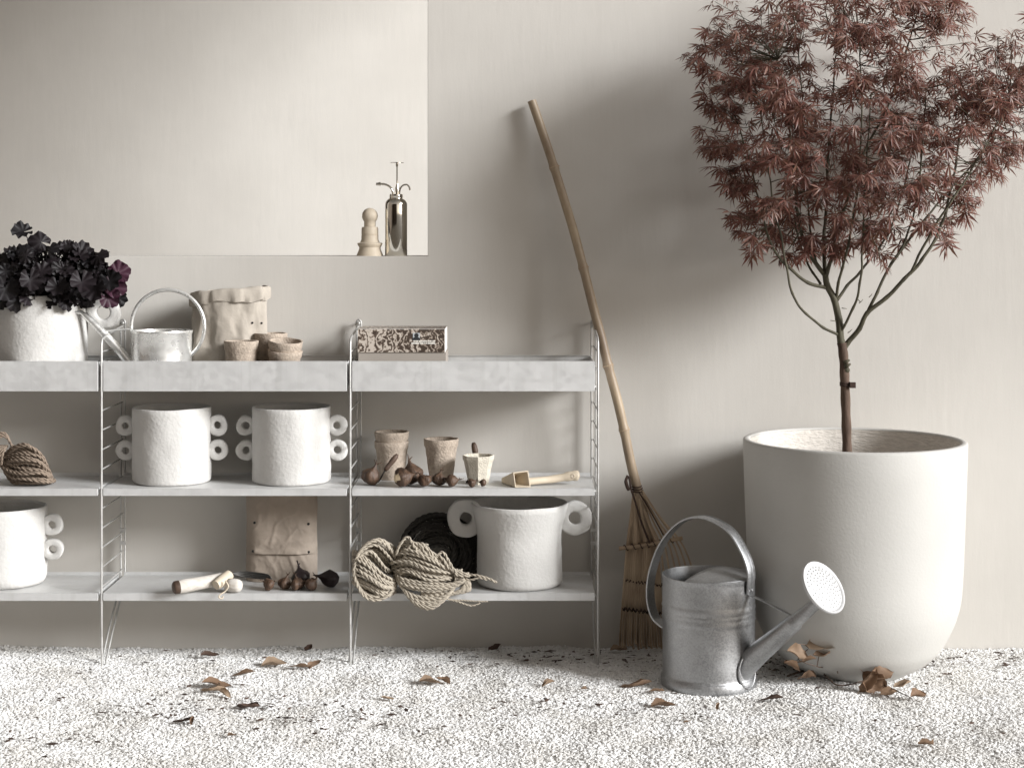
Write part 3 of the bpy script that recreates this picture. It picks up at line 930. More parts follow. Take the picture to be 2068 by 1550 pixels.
# ================================================================== printed box
def print_box():
    Y0, Y1 = .06, .24
    a, b = P(722, 700, Y0), P(899, 700, Y0)
    t = thing('printed_box', ((a.x+b.x)/2, .15, Zt), 'long cardboard box with brown botanical print on its lid', 'box')
    zl0, zl1 = P(0, 711.5, Y0).z, P(0, 664, Y0).z
    m = MB(); m.box(a.x+.002, b.x+.003, Y0+.003, Y1-.003, Zt, zl0-.0003)
    obj('box_base', m, M_card, t, smooth=None, bevel=.001, seg=1)
    m = MB(); m.box(a.x, b.x, Y0, Y1, zl0, zl1)
    lid = obj('lid', m, M_card_pale, t, smooth=None, bevel=.0015, seg=2)
    m = MB(); m.box(a.x+.001, b.x-.0015, Y0-.0007, Y0-.0001, zl0+.0008, zl1-.001)
    obj('botanical_print', m, M_print, lid, smooth=None)
    m = MB(); m.box(a.x+.001, b.x-.0015, Y0+.001, Y1-.001, zl1+.0001, zl1+.0007)
    obj('botanical_print', m, M_print, lid, smooth=None)
    yy = Y0-.0012
    q0, q1 = P(834, 672, Y0), P(848, 687, Y0)
    m = MB(); m.box(q0.x, q1.x, yy, yy+.0004, q1.z, q0.z); obj('emblem_ground', m, M_print_blue, lid, smooth=None)
    m = MB()
    hc = P(841, 677, Y0)
    m.lathe([(0,.0002),(.0072,.0001),(.0074,-.0003)], 18, M=Matrix.Translation((hc.x, yy-.0002, hc.z)) @ Matrix.Rotation(R(90), 4, 'X') )
    s0, s1 = P(832, 680.5, Y0), P(849, 687, Y0)
    m.add([(s0.x, yy-.0004, s1.z), (s1.x, yy-.0004, s1.z), (s1.x, yy-.0004, s1.z+.006), (hc.x+.006, yy-.0004, s0.z), (hc.x-.006, yy-.0004, s0.z), (s0.x, yy-.0004, s1.z+.006)], [(0,1,2,3,4,5)])
    obj('emblem', m, M_print_dark, lid, smooth=None)
    for y_, x0, x1 in ((688.5, 835, 879), (692.8, 831, 879)):
        m = MB(); x = x0
        while x < x1:
            wd = random.uniform(1.1, 2.1)
            p0, p1 = P(x, y_-1.5, Y0), P(min(x1, x+wd), y_+1.5, Y0)
            m.box(p0.x, p1.x, yy-.0002, yy+.0003, p1.z, p0.z)
            x += wd + random.choice((.45, .45, .5, 1.6))
        obj('lettering', m, M_print_light, lid, smooth=None)
print_box()

# ================================================================== ropes
def rope_path(mb, path, rad, plies=2, pitch=None, sides=5, ph=0):
    """twisted rope: the plies wind round the path"""
    pts = [Vector(p) for p in path]
    L = [0]
    for a, b in zip(pts, pts[1:]): L.append(L[-1]+(b-a).length)
    if L[-1] < .01: return
    pitch = pitch or rad*7
    n = max(4, int(L[-1]/pitch*7))
    res = []
    j = 0
    for i in range(n+1):
        s = L[-1]*i/n
        while j < len(L)-2 and L[j+1] < s: j += 1
        f = (s-L[j])/max(1e-9, L[j+1]-L[j])
        res.append(pts[j].lerp(pts[j+1], f))
    T = [(res[min(i+1,n)]-res[max(i-1,0)]).normalized() for i in range(n+1)]
    u = T[0].orthogonal().normalized()
    fr = []
    for t in T:
        u = (u - t*u.dot(t)).normalized(); fr.append((u.copy(), t.cross(u)))
    for k in range(plies):
        pl = []
        for i in range(n+1):
            a = 2*math.pi*(i/n*L[-1]/pitch + k/plies) + ph
            pl.append(res[i] + fr[i][0]*(math.cos(a)*rad*.48) + fr[i][1]*(math.sin(a)*rad*.48))
        mb.tube(pl, rad*.60, sides)

def coil_bay1():
    c = P(22, 950, .15)
    t = thing('rope_skein', (c.x, .15, Zm), 'brown hemp rope skein on the middle shelf, cut off by the photo edge', 'rope')
    m = MB(); r_ = random.Random(3)
    k = P(2, 928, .09)
    for i in range(40):                        # strands fan out from the tie and turn back at the far end
        f = i/39
        lay = r_.random()
        y0 = .035 + .06*lay
        e = 1-(2*f-1)**2
        rx = 86 + 21*f**.7 + r_.uniform(-4, 3)
        st = k + Vector((r_.uniform(-.006,.006), r_.uniform(-.02,.02), r_.uniform(-.012,.012)))
        a_ = P(22, 908+60*f+r_.uniform(-3,3), y0)
        b_ = P(50, 899+80*f+r_.uniform(-3,3), y0-.024)
        c_ = P(rx-17, 907+72*f+r_.uniform(-3,3), y0-.020)
        d_ = P(rx, 928+52*f, y0+.012)
        e_ = P(rx-8, 945+34*f, y0+.06)
        g_ = P(45, 945+30*f, y0+.09)
        pts = [st, a_, b_, c_, d_, e_, g_]
        for q in pts: q.z = max(q.z, Zm+.007+.004*lay)
        rope_path(m, cr(pts, 7), .0054, ph=r_.random()*6)
    for i in range(16):                        # the other half of the skein, running on behind the photo edge
        f = i/15
        rope_path(m, cr([k+Vector((0,0,.012*(f-.5))), P(-30,905+60*f,.06), P(-80,900+70*f,.05), P(-120,935+40*f,.10), P(-70,940+36*f,.16)], 6), .0054, ph=i)
    for q in range(len(m.v)):
        if m.v[q][2] < Zm+.001: m.v[q] = (m.v[q][0], m.v[q][1], Zm+.001)
    obj('strands', m, M_rope2, t, smooth=180)
    m = MB()
    for k_ in range(5):
        rope_path(m, cr([P(-14+4*k_,938,.04), P(-12+4*k_,920,.018), P(-6+4*k_,906,.03), P(-2+4*k_,900,.09)], 6), .0050, ph=k_)
    for k_ in range(3):
        rope_path(m, cr([P(-8,905,.05), P(-2,884-4*k_,.045), P(12,882-3*k_,.05), P(22,896,.06), P(30+4*k_,914,.06)], 7), .0048, ph=k_)
    obj('tie', m, M_rope2, t, smooth=180)
coil_bay1()

def hank_left():
    c = P(752, 1150, .03)
    t = thing('rope_hank', (c.x, .05, Zb), 'rounded lobe of beige jute rope pressed against the wire upright', 'rope', 'jute rope hanks')
    m = MB(); r_ = random.Random(5)
    # strands sweep from the pinch up and over the round lobe and back under it
    pin = P(803, 1158, .05)
    for i in range(34):
        f = i/33
        w = r_.uniform(.9, 1.06)
        lay = r_.uniform(0, 1)
        yf = -.048 + .07*lay
        top = P(795-20*f+r_.uniform(-4,4), 1108+46*f, yf+.03)
        a_ = P(770-26*f, 1084+34*f+12*lay, yf)
        b_ = P(735-18*f*w+8*lay, 1098+38*f+8*lay, yf-.012)
        c_ = P(717-2*w+9*lay, 1140+26*f, yf-.012)
        d_ = P(728+6*lay+8*f, 1190+16*f*w-10*lay, yf-.004)
        e_ = P(762+4*f, 1212-6*lay-10*(1-f), yf+.002)
        g_ = P(797-4*f, 1185+10*f-16*(1-f), yf+.02)
        pts = [pin+Vector((r_.uniform(-.006,.004), .02, r_.uniform(-.01,.01))), top, a_, b_, c_, d_, e_, g_, pin+Vector((r_.uniform(-.004,.006), .0, -.012+r_.uniform(-.01,.01)))]
        rope_path(m, cr(pts, 7), .0053, ph=r_.random()*6)
    for i in range(27):                       # diagonal inner strands across the face
        f = i/26
        yf = -.052 + .03*r_.random()
        a_ = P(714+5*r_.random(), 1112+66*f, yf)
        b_ = P(742, 1128+60*f+r_.uniform(-3,3), yf-.016)
        c_ = P(774, 1158+44*f+r_.uniform(-3,3), yf-.008)
        e_ = P(798, 1172+30*f*.8, yf+.03)
        s_ = P(716, 1118+60*f, yf+.05)
        rope_path(m, cr([s_, a_, b_, c_, e_], 7), .0053, ph=r_.random()*6)
    obj('strands', m, M_rope, t, smooth=180)
hank_left()
def hank_tied():
    k = P(926, 1163, .0)
    t = thing('rope_hank', (P(870,1190,.03).x, .03, Zb), 'fanned jute rope hank tied with a knot beside the ring handled pot', 'rope', 'jute rope hanks')
    m = MB(); r_ = random.Random(11)
    for i in range(46):
        f = i/45                               # 0 upper strands .. 1 lower, drooping ones
        lay = r_.random()
        y0 = -.030 + .05*lay
        lx = 796 + 30*abs(f-.45)*1.4 + r_.uniform(-8, 6)
        mid_y = 1092 + 108*f
        st = k + Vector((r_.uniform(-.006,.004), r_.uniform(0,.02), r_.uniform(-.010,.010)))
        a_ = P(904, 1142+44*f+r_.uniform(-3,3), y0-.008)
        b_ = P(864, 1112+92*f+r_.uniform(-5,5), y0-.026)
        c_ = P(825, mid_y + r_.uniform(-4,4), y0-.012)
        d_ = P(lx, mid_y+3, y0+.012)
        e_ = P(lx+12, mid_y+6, y0+.05)
        g_ = P(lx+50, mid_y+8, y0+.06)
        if f > .70:                            # strands that hang over the front of the shelf
            q = (f-.70)/.30
            yf = -.028 - .008*lay
            a_ = P(915-6*q, 1188+10*q, yf+.004); b_ = P(885-10*q, 1205+22*q, yf-.006); c_ = P(850-4*q, 1204+20*q, yf-.006)
            d_ = P(825+2*q, 1195+12*q, yf-.002); e_ = P(806+8*q, 1178+8*q, yf+.006); g_ = P(812, 1168, yf+.04)
        rope_path(m, cr([st, a_, b_, c_, d_, e_, g_], 7), .0053, ph=r_.random()*6)
    for i in range(9):                         # right hand turn of the lower bundle, rising back to the knot
        f = i/8
        rope_path(m, cr([P(926,1160,-.01), P(945-8*f,1172,-.022), P(948-14*f,1190-3*f,-.026), P(925-14*f,1196+3*f,-.028), P(890-20*f,1196+12*f,-.032), P(850,1192+10*f,-.03)], 7), .0060, ph=i)
    for i in range(12):                        # lower middle strands between the fan and the hanging ones
        f = i/11
        yf = -.026 - .012*r_.random()
        rope_path(m, cr([P(938,1168+4*f,yf), P(910,1178+10*f,yf-.004), P(870,1178+16*f+r_.uniform(-3,3),yf-.012), P(832,1172+16*f,yf-.010), P(808,1166+12*f,yf), P(800,1160+8*f,yf+.03)], 7), .0052, ph=i)
    for i in range(7):                         # loose loops lying on top of the bundle
        x, y = 826+12*i+r_.uniform(-6,6), 1098+6*i
        rope_path(m, cr([P(x-22,y+22,-.02), P(x-14,y+2,-.03), P(x+2,y-9+r_.uniform(-6,6),-.028), P(x+16,y+6,-.034), P(x+30,y+26,-.036), P(x+56,y+40-2*i,-.030)], 7), .0050, ph=i)
    obj('strands', m, M_rope, t, smooth=180)
    m = MB()
    for i in range(4):
        x = 920+4*i
        rope_path(m, cr([P(x,1150,.0), P(x-1,1156,-.024), P(x,1166,-.028), P(x+1,1175,-.022), P(x+1,1178,.0)], 6), .0052, ph=i)
    rope_path(m, cr([P(930,1162,-.02), P(955,1160,-.026), P(975,1164,-.03), P(990,1169,-.03), P(1003,1176,-.03)], 6), .0046)
    rope_path(m, cr([P(930,1166,-.02), P(950,1170,-.026), P(968,1166,-.03), P(984,1170,-.03)], 6), .0040)
    obj('knot', m, M_rope, t, smooth=180)
    m = MB()
    rope_path(m, cr([P(900,1208,-.034), P(925,1214,-.03), P(950,1222,-.026), P(970,1217,-.024)], 6), .0034)
    rope_path(m, cr([P(905,1210,-.034), P(930,1211,-.03), P(958,1213,-.026), P(985,1214,-.024)], 6), .0026)
    obj('frayed_end', m, M_rope, t, smooth=180)
hank_tied()
def coil_dark():
    c = P(886, 1120, .19)
    t = thing('rope_coil', (c.x, .19, Zb), 'dark tarred rope coil leaning behind the jute hanks', 'rope')
    m = MB(); r_ = random.Random(21)
    for i in range(26):
        rad = .035 + .094*(i/25)
        yo = .02*r_.uniform(-1, 1) + .05*(i/25)
        pts = []
        ph = r_.random()*6
        for k in range(41):
            a = 2*math.pi*k/40 + ph
            x = rad*1.05*math.cos(a) + .008*math.cos(2*a+ph); z = rad*math.sin(a)
            pts.append((c.x+x+.004*math.sin(i), .17+yo+z*.25+r_.uniform(-.001,.001), max(Zb+.007, c.z + z)))
        rope_path(m, pts, .0062, ph=ph)
    obj('coil', m, M_rope_dark, t, smooth=180)
coil_dark()

# ================================================================== bulbs, tools on the shelves
def bulb(name, px, py, Y, base, r, label, group, squash=.85, lean=(0,0), mat_=None, tip=1.0, patch=None):
    v = P(px, py, Y)
    c = Vector((v.x, Y, base))
    t = thing(name, c, label, 'bulb', group)
    prof = [(0,0),(.35*r,.02*r),(.8*r,.3*r),(r,.75*r),(.97*r,1.1*r),(.7*r,1.5*r),(.36*r,1.78*r),(.17*r,2.0*r),(.10*r*tip,2.3*r*tip**.3),(.03*r,2.55*r)]
    prof = [(a, b*squash) for a, b in prof]
    mt = Matrix.Translation(c+Vector((0,0,.9*r*squash*abs(math.sin(lean[1]))*.35))) @ Matrix.Rotation(lean[0], 4, 'X') @ Matrix.Rotation(lean[1], 4, 'Y')
    m = MB()
    sd = px*.37
    m.lathe(prof, 30, disp=lambda v, th, i: v + Vector((v.x, v.y, 0))*(.06*math.sin(th*5+sd)+.03*math.sin(th*11+sd+v.z*90)+.16*nz(v*(1/r), 1.6, sd)) + Vector((0,0,.12*r*nz(v*(1/r), 1.2, sd+4))), M=mt)
    # keep it on the shelf
    zmin = min(q[2] for q in m.v)
    m.v = [(a, b, q+base-zmin+.0005) for a, b, q in m.v]
    obj('body', m, mat_ or M_bulb, t, smooth=180)
    if patch is not None:                     # papery skin peeled back, pale flesh showing
        tgt = min((Vector(q) for q in m.v), key=lambda q: (q-patch).length + max(0, q.y-patch.y))
        pm = MB(); V_ = [Vector(q) for q in m.v]
        ctr = sum(V_, Vector())/len(V_)
        sel = []
        for f in m.f:
            fc = sum((V_[i] for i in f), Vector())/len(f)
            if (fc-tgt).length < r*(.62+.22*math.sin(len(sel)*1.7)): sel.append(f)
        for f in sel:
            pm.add([V_[i] + (V_[i]-ctr).normalized()*.0009 for i in f], [tuple(range(len(f)))])
        obj('peeled_patch', pm, M_bulb_pale, t, smooth=180)
    m2 = MB(); r_ = random.Random(px)
    top = mt @ Vector((0,0,2.3*r*squash)) + Vector((0,0,base-zmin))
    up = (mt.to_3x3() @ Vector((0,0,1)))
    for k in range(3):
        e = top + up*(r*.25) + Vector((r_.uniform(-.5,.5)*r, r_.uniform(-.5,.5)*r, r_.uniform(-.1,.4)*r))
        m2.tube(cr([top-up*r*.4, top, e], 4), [r*.07]*6+[r*.045]*2+[r*.015], 5)
    obj('dry_stalk', m2, mat_ or M_bulb, t, smooth=180)
    return t
G3 = 'brown bulbs on the middle shelf'
bulb('flower_bulb', 742, 968, .07, Zm, .031, 'dull brown bulb beside the wire upright on the middle shelf', G3, .95, (0, R(25)))
bulb('flower_bulb', 797, 972, .03, Zm, .031, 'large chestnut bulb with a peeled cream patch', G3, 1.0, (R(10), R(72)), patch=P(786, 964, -.004))
bulb('flower_bulb', 836, 960, .08, Zm, .036, 'dark round bulb in front of the gap between two fibre pots', G3, .92, (0, R(-12)))
for (px, Y, r, ln, lb) in ((846,.03,.020,60,'small brown bulb just beside the peeled chestnut bulb'), (866,.02,.021,-40,'small brown bulb with pale root end, in the middle of the heap'),
                       (884,.05,.022,12,'upright small bulb with tall dry tip before the fibre pot'), (902,.02,.020,80,'small glossy bulb lying before the tall fibre pot'),
                       (921,.03,.018,-70,'small bulb lying next to the dark trowel'), (946,.015,.014,65,'tiny bulb tucked under the pale octagonal pot'), (982,.03,.012,-80,'tiny dark bulb lying between octagonal pot and scoop')):
    bulb('flower_bulb', px, 975, Y, Zm, r, lb, G3, .95, (0, R(ln)))
G2 = 'brown bulbs on the bottom shelf'
for i, (px, Y, r, ln, lb) in enumerate(((533,.05,.018,70,'small flattened bulb nearest the hand fork tines'), (552,.03,.019,-60,'small pale bulb in front of the brown bag corner'), (571,.055,.022,20,'rounded bulb below the bag fold'),
                          (588,.03,.018,85,'small bulb lying below the middle of the bag'), (604,.05,.022,-15,'bulb with curly dry stalks before the bag'), (622,.03,.021,40,'brown bulb with raised dry tip'), (638,.06,.018,-75,'small bulb at the far end of the low heap'))):
    bulb('flower_bulb', px, 1180, Y, Zb, r, lb, G2, .9, (0, R(ln)))
bulb('flower_bulb', 610, 1165, .10, Zb, .031, 'big blackish bulb behind the low heap of bulbs', G2, .95, (0, R(-10)), mat_=M_bulb_dark)
bulb('seed_pod', 684, 1175, .09, Zb, .027, 'black seed pod lying at the end of the bottom middle shelf', G2, 1.25, (R(6), R(-78)), mat_=M_bulb_dark)

def stick(name, a, b, r0, r1, label, cat, mat_):
    m = MB()
    a, b = Vector(a), Vector(b)
    pts = [a.lerp(b, k/8) for k in range(9)]
    rd = [r0*.55, r0*.95, r0, r0*.97, (r0+r1)/2, r1, r1*.95, r1*.85, r1*.5]
    m.tube(pts, rd, 12)
    return m
# knife with brown handle standing behind the peeled bulb
t = thing('garden_knife', P(772,982,.05), 'brown wooden handled knife leaning out of the bulbs', 'knife')
m = stick('', P(777,950,.085), P(803,917,.10), .0085, .0095, '', '', None); obj('handle', m, M_wood_dark, t, smooth=180)
m = MB(); a, b = P(777,950,.085), P(764,974,.078); m.tube([a, a.lerp(b,.5), b], [.006,.008,.002], 8, flat=.25); obj('blade', m, M_steel_dark, t, smooth=60)
# trowel
t = thing('hand_trowel', P(940,984,.13), 'dark hand trowel standing behind the pale octagonal pot', 'trowel')
m = stick('', P(965,938,.16), P(956,893,.17), .0075, .0105, '', '', None); obj('handle', m, M_wood_dark, t, smooth=180)
m = MB()
bl = [P(960,950,.15), P(958,956,.148), P(950,966,.14), P(943,974,.135), P(938,982.5,.13)]
m.tube(bl, [.004,.020,.028,.024,.006], 12, flat=.18); obj('blade', m, M_steel_dark, t, smooth=60)
m = MB(); m.tube([P(965,938,.16), P(963,945,.155), P(959,954,.149)], .0042, 8); obj('neck', m, M_steel_dark, t, smooth=60)
# wooden scoop
def scoop():
    Y = .06
    t = thing('wooden_scoop', P(1090,984,Y), 'pale wooden scoop lying with its square mouth forward', 'scoop')
    z0 = Zm
    def q(px, py, yy): return P(px, py, yy)
    # tapered square cup: closed small end to one side, mouth rim facing out
    back = [q(1013,982,.11), q(1013,965,.11), q(1016,963,.16), q(1016,980,.16)]
    mouth = [q(1040,986,.005), q(1036,953,.02), q(1067,949.5,.035), q(1072,986,.012)]
    for v in mouth: v.z = max(v.z, z0+.001)
    for v in back: v.z = max(v.z, z0+.002)
    m = MB()
    inner = [v + (sum(mouth, Vector())/4 - v)*.14 for v in mouth]
    ib = [v*.25 + (sum(back, Vector())/4)*.75 for v in back]
    ib = [v + Vector((.012, -.02, 0)) for v in ib]
    vs = back + mouth + inner + ib
    fs = [(0,1,2,3)]
    for k in range(4):
        l = (k+1) % 4
        fs += [(k, 4+k, 4+l, l), (4+k, 8+k, 8+l, 4+l), (8+k, 12+k, 12+l, 8+l)]
    fs.append((12,13,14,15))
    m.add(vs, fs)
    obj('scoop_cup', m, M_wood_scoop, t, smooth=20, bevel=.0012)
    m = MB()
    path = [q(1066,972,.035), q(1085,970,.045), q(1115,967,.06), q(1145,962,.07), q(1160,960,.075), q(1170,960.5,.078)]
    m.tube(cr(path, 4), [.0125]*8+[.0135]*4+[.0165]*4+[.018]*3+[.014,.006], 14, flat=.95, up=(0,0,1))
    obj('handle', m, M_wood_scoop, t, smooth=180)
    p = q(1157, 960.5, .057)
    m = MB(); m.lathe([(0,.0005),(.0042,.0005),(.0055,.0015),(.0068,.0002),(.007,-.004)], 20, M=Matrix.Translation((p.x, p.y-.001, p.z)) @ Matrix.Rotation(R(90), 4, 'X'))
    obj('hanging_hole', m, M_wood, t, smooth=40)
scoop()
# hand fork with limed handle
def hand_fork():
    t = thing('hand_fork', P(430,1196,0), 'small garden fork with whitewashed wooden handle lying over the shelf edge', 'garden fork')
    a, b = P(360,1186,-.035), P(462,1166,.05)
    a.z += .002; 
    m = MB(); pts = [a.lerp(b, k/10) for k in range(11)]
    m.tube(pts, [.0205,.0225,.0222,.0215,.021,.0208,.0206,.0206,.0208,.021,.0205], 18); obj('handle', m, M_wood_white, t, smooth=60)
    d = (a-b).normalized()
    m = MB(); m.tube([a-d*.002, a+d*.012, a+d*.0165, a+d*.018], [.0215,.0208,.016,.004], 18); obj('end_cap', m, M_wood_dark, t, smooth=60)
    c = P(452,1172,.01)
    m = MB(); m.tube([P(436,1181,-.012), P(449,1172,.01), P(463,1160,.04)], [.016,.020,.017], 14); obj('wooden_collar', m, M_wood, t, smooth=60)
    m = MB(); k0, k1 = P(458,1180,.012), P(488,1183,-.005)
    m.tube([k0, k0.lerp(k1,.4), k0.lerp(k1,.75), k0.lerp(k1,.92), k1], [.0205,.0225,.0212,.0165,.006], 18); obj('knob', m, M_wood_white, t, smooth=180)
    m = MB()
    for i in range(4):
        m.tube(cr([P(466,1158,.05), P(490,1154+3*i,.07), P(515,1156+3.5*i,.075), P(540+5*(i==2),1160+3*i,.07), P(548,1167+3*i,.065)], 5), [.0028]*16+[.0024]*3+[.0016,.0008], 7)
    obj('tines', m, M_steel_dark, t, smooth=180)
    m = MB(); m.tube(cr([P(455,1172,-.02), P(461,1183,-.026), P(455,1193,-.026), P(446,1199,-.030), P(442,1205,-.033), P(448,1208,-.032), P(451,1203,-.030)], 6), .0025, 7)
    obj('leather_loop', m, M_wood, t, smooth=180)
hand_fork()

# ================================================================== on the sill
SILL = 1.3357
def sprayer():
    Y = .395; k = mpx(Y); cx = P(800, 500, Y).x
    t = thing('plant_sprayer', (cx, Y, SILL), 'shiny metal plant mister with pump standing on the sill', 'plant mister')
    r = .0385; h = 127*k
    z = lambda py: (517-py)*k
    m = MB()
    prof = [(0,0),(r-.002,0),(r,.003),(r,z(415))]
    for a in np.linspace(0, 1.25, 9)[1:]:
        prof.append((r-.024*(1-math.cos(a)), z(415)+.026*math.sin(a)))
    prof += [(.0225, z(402)), (0, z(402))]
    m.lathe(prof, 64, (cx, Y, SILL)); obj('bottle', m, M_chrome, t, smooth=50)
    m = MB(); m.lathe([(0,z(403)),(.0235,z(403)),(.024,z(401)),(.0225,z(399)),(.024,z(397)),(.0225,z(395)),(.023,z(392.5)),(0,z(392))], 40, (cx, Y, SILL)); obj('collar', m, M_chrome, t, smooth=40)
    m = MB(); m.lathe([(.0075,z(392.5)),(.0078,z(380)),(.006,z(377)),(.0042,z(371)),(0,z(370))], 24, (cx+.004, Y, SILL)); obj('pump_tube', m, M_chrome, t, smooth=40)
    m = MB(); m.lathe([(.0024,z(371)),(.0022,z(338)),(.0042,z(335)),(.0042,z(331)),(.002,z(330.5)),(.0235,z(329.8)),(.0235,z(328.6)),(0,z(328.2))], 28, (cx+.003, Y, SILL)); obj('plunger', m, M_chrome, t, smooth=40)
    m = MB(); m.tube(cr([P(794,394,Y), P(792,384,Y), P(787,377,Y), P(778,372.5,Y), P(768,371.5,Y)], 6), .0038, 10)
    m.tube([P(769,371.4,Y), P(766,371.4,Y), P(763.5,371.6,Y), P(759.5,371.8,Y)], [.0062,.0062,.0048,.0045], 12); obj('nozzle', m, M_chrome, t, smooth=60)
    m = MB(); m.tube(cr([P(806,394,Y), P(808,382,Y), P(813,375,Y), P(821,373,Y), P(826,377,Y), P(828,384,Y)], 6), .003, 10); obj('thumb_rest', m, M_chrome, t, smooth=60)
sprayer()
def pot_maker():
    Y = .40; k = mpx(Y); cx = P(747, 500, Y).x
    t = thing('wooden_press', (cx, Y, SILL), 'turned pale wood press with ball knob and round base on the sill', 'wooden press')
    z = lambda py: (517-py)*k
    w = lambda p: p*k
    m = MB(); m.lathe([(0,0),(w(26.5),0),(w(26.5),w(2)),(w(25),z(511)),(w(22),z(504)),(w(21.5),z(499.5)),(w(24),z(496)),(w(25.3),z(493)),(w(25),z(491)),(w(22),z(490.3)),(0,z(490.2))], 48, (cx,Y,SILL)); obj('base', m, M_wood, t, smooth=40)
    m = MB(); m.lathe([(w(20),z(490.1)),(w(18.5),z(487)),(w(17.2),z(484)),(w(17),z(474.5)),(w(16.3),z(474)),(w(17),z(473.4)),(w(16.8),z(462)),(w(15.5),z(458.6)),(0,z(458.4))], 48, (cx,Y,SILL)); obj('cylinder', m, M_wood, t, smooth=40)
    m = MB()
    pr = [(w(11.5), z(458.3)), (w(11.8), z(454))]
    for a in np.linspace(-.75, math.pi/2, 14):
        pr.append((max(0,w(16)*math.cos(a)), z(436.5)+w(16.3)*math.sin(a)))
    m.lathe(pr, 48, (cx,Y,SILL)); obj('ball_knob', m, M_wood, t, smooth=180)
pot_maker()

# ================================================================== big planter and maple
PX, PY = (1725-1034)*(CAM_D-.055)/F_PX, -.055
t = thing('round_planter', (PX, PY, .0), 'large smooth off-white round planter with curved bottom holding the maple', 'planter')
prof = [(0,.004),(.125,.004),(.14,.008),(.18,.031),(.225,.058),(.2485,.078),(.272,.105),(.294,.145),(.310,.180),(.321,.212),(.329,.245),(.3356,.300),(.340,.40),(.345,.532),(.3495,.66),(.3518,.748),(.3505,.7525),(.3465,.755),(.336,.7555),(.332,.7535),(.3305,.749)]
# smooth the belly
pp_ = cr([Vector((a, 0, b)) for a, b in prof[3:15]], 4)
prof2 = prof[:3] + [(v.x, v.z) for v in pp_] + prof[15:]
m = MB(); m.lathe(prof2, 128, (PX, PY, 0)); obj('shell', m, M_planter, t, smooth=60)
m = MB(); m.lathe([(.3303,.7485),(.326,.66),(.322,.55),(.315,.45),(.30,.40)], 96, (PX, PY, 0)); obj('inner_wall', m, M_planter_in, t, smooth=180)
m = MB()
pr = [(.322*i/9, .50+.004*math.sin(i*2)) for i in range(10)]
m.lathe(list(reversed(pr)), 48, (PX, PY, 0), disp=lambda v,th,i: v+Vector((0,0,nz(v,22)*.012)))
obj('soil', m, M_soil, t, smooth=180)

tree = thing('japanese_maple', (PX-.02, PY, .50), 'red leaved maple tree with slender green branches in the white planter', 'tree')
rt = random.Random(5)
TR_Y = PY
def pathpx(pts): return [P(a, b, y) for a, b, y in pts]
trunk_pts = pathpx([(1713,985,TR_Y),(1711,915,TR_Y),(1709,850,TR_Y),(1706.5,780,TR_Y),(1704,725,TR_Y),(1700,692,TR_Y)])
m = MB(); tp = cr(trunk_pts, 6)
m.tube(tp, [.0155-.0005*i/len(tp)+.0009*math.sin(i*1.3) for i in range(len(tp))], 14)
trunk = obj('trunk', m, M_bark_low, tree, smooth=180)
m = MB()
for z_ in (773, 777):
    c = P(1706.5, z_, TR_Y); m.lathe([(.0150,-.004),(.0168,-.003),(.0172,0),(.0168,.003),(.0150,.004)], 20, c)
m.box(c.x+.012, c.x+.030, c.y-.022, c.y-.012, c.z-.008, c.z+.010)
obj('tree_tie', m, M_twine, trunk, smooth=60)
m = MB(); 
for (px, py, dx) in ((1710,738,1),(1708,730,1)):
    c = P(px, py, TR_Y-.012); m.tube([c-Vector((.006,0,.004)), c+Vector((.012*dx,-.004,.006))], [.008,.003], 8)
c = P(1711, 747, TR_Y-.014); m.lathe([(0,.003),(.006,.0025),(.009,0)], 12, M=Matrix.Translation(c) @ Matrix.Rotation(R(90),4,'X'))
obj('knot', m, M_bark, trunk, smooth=180)
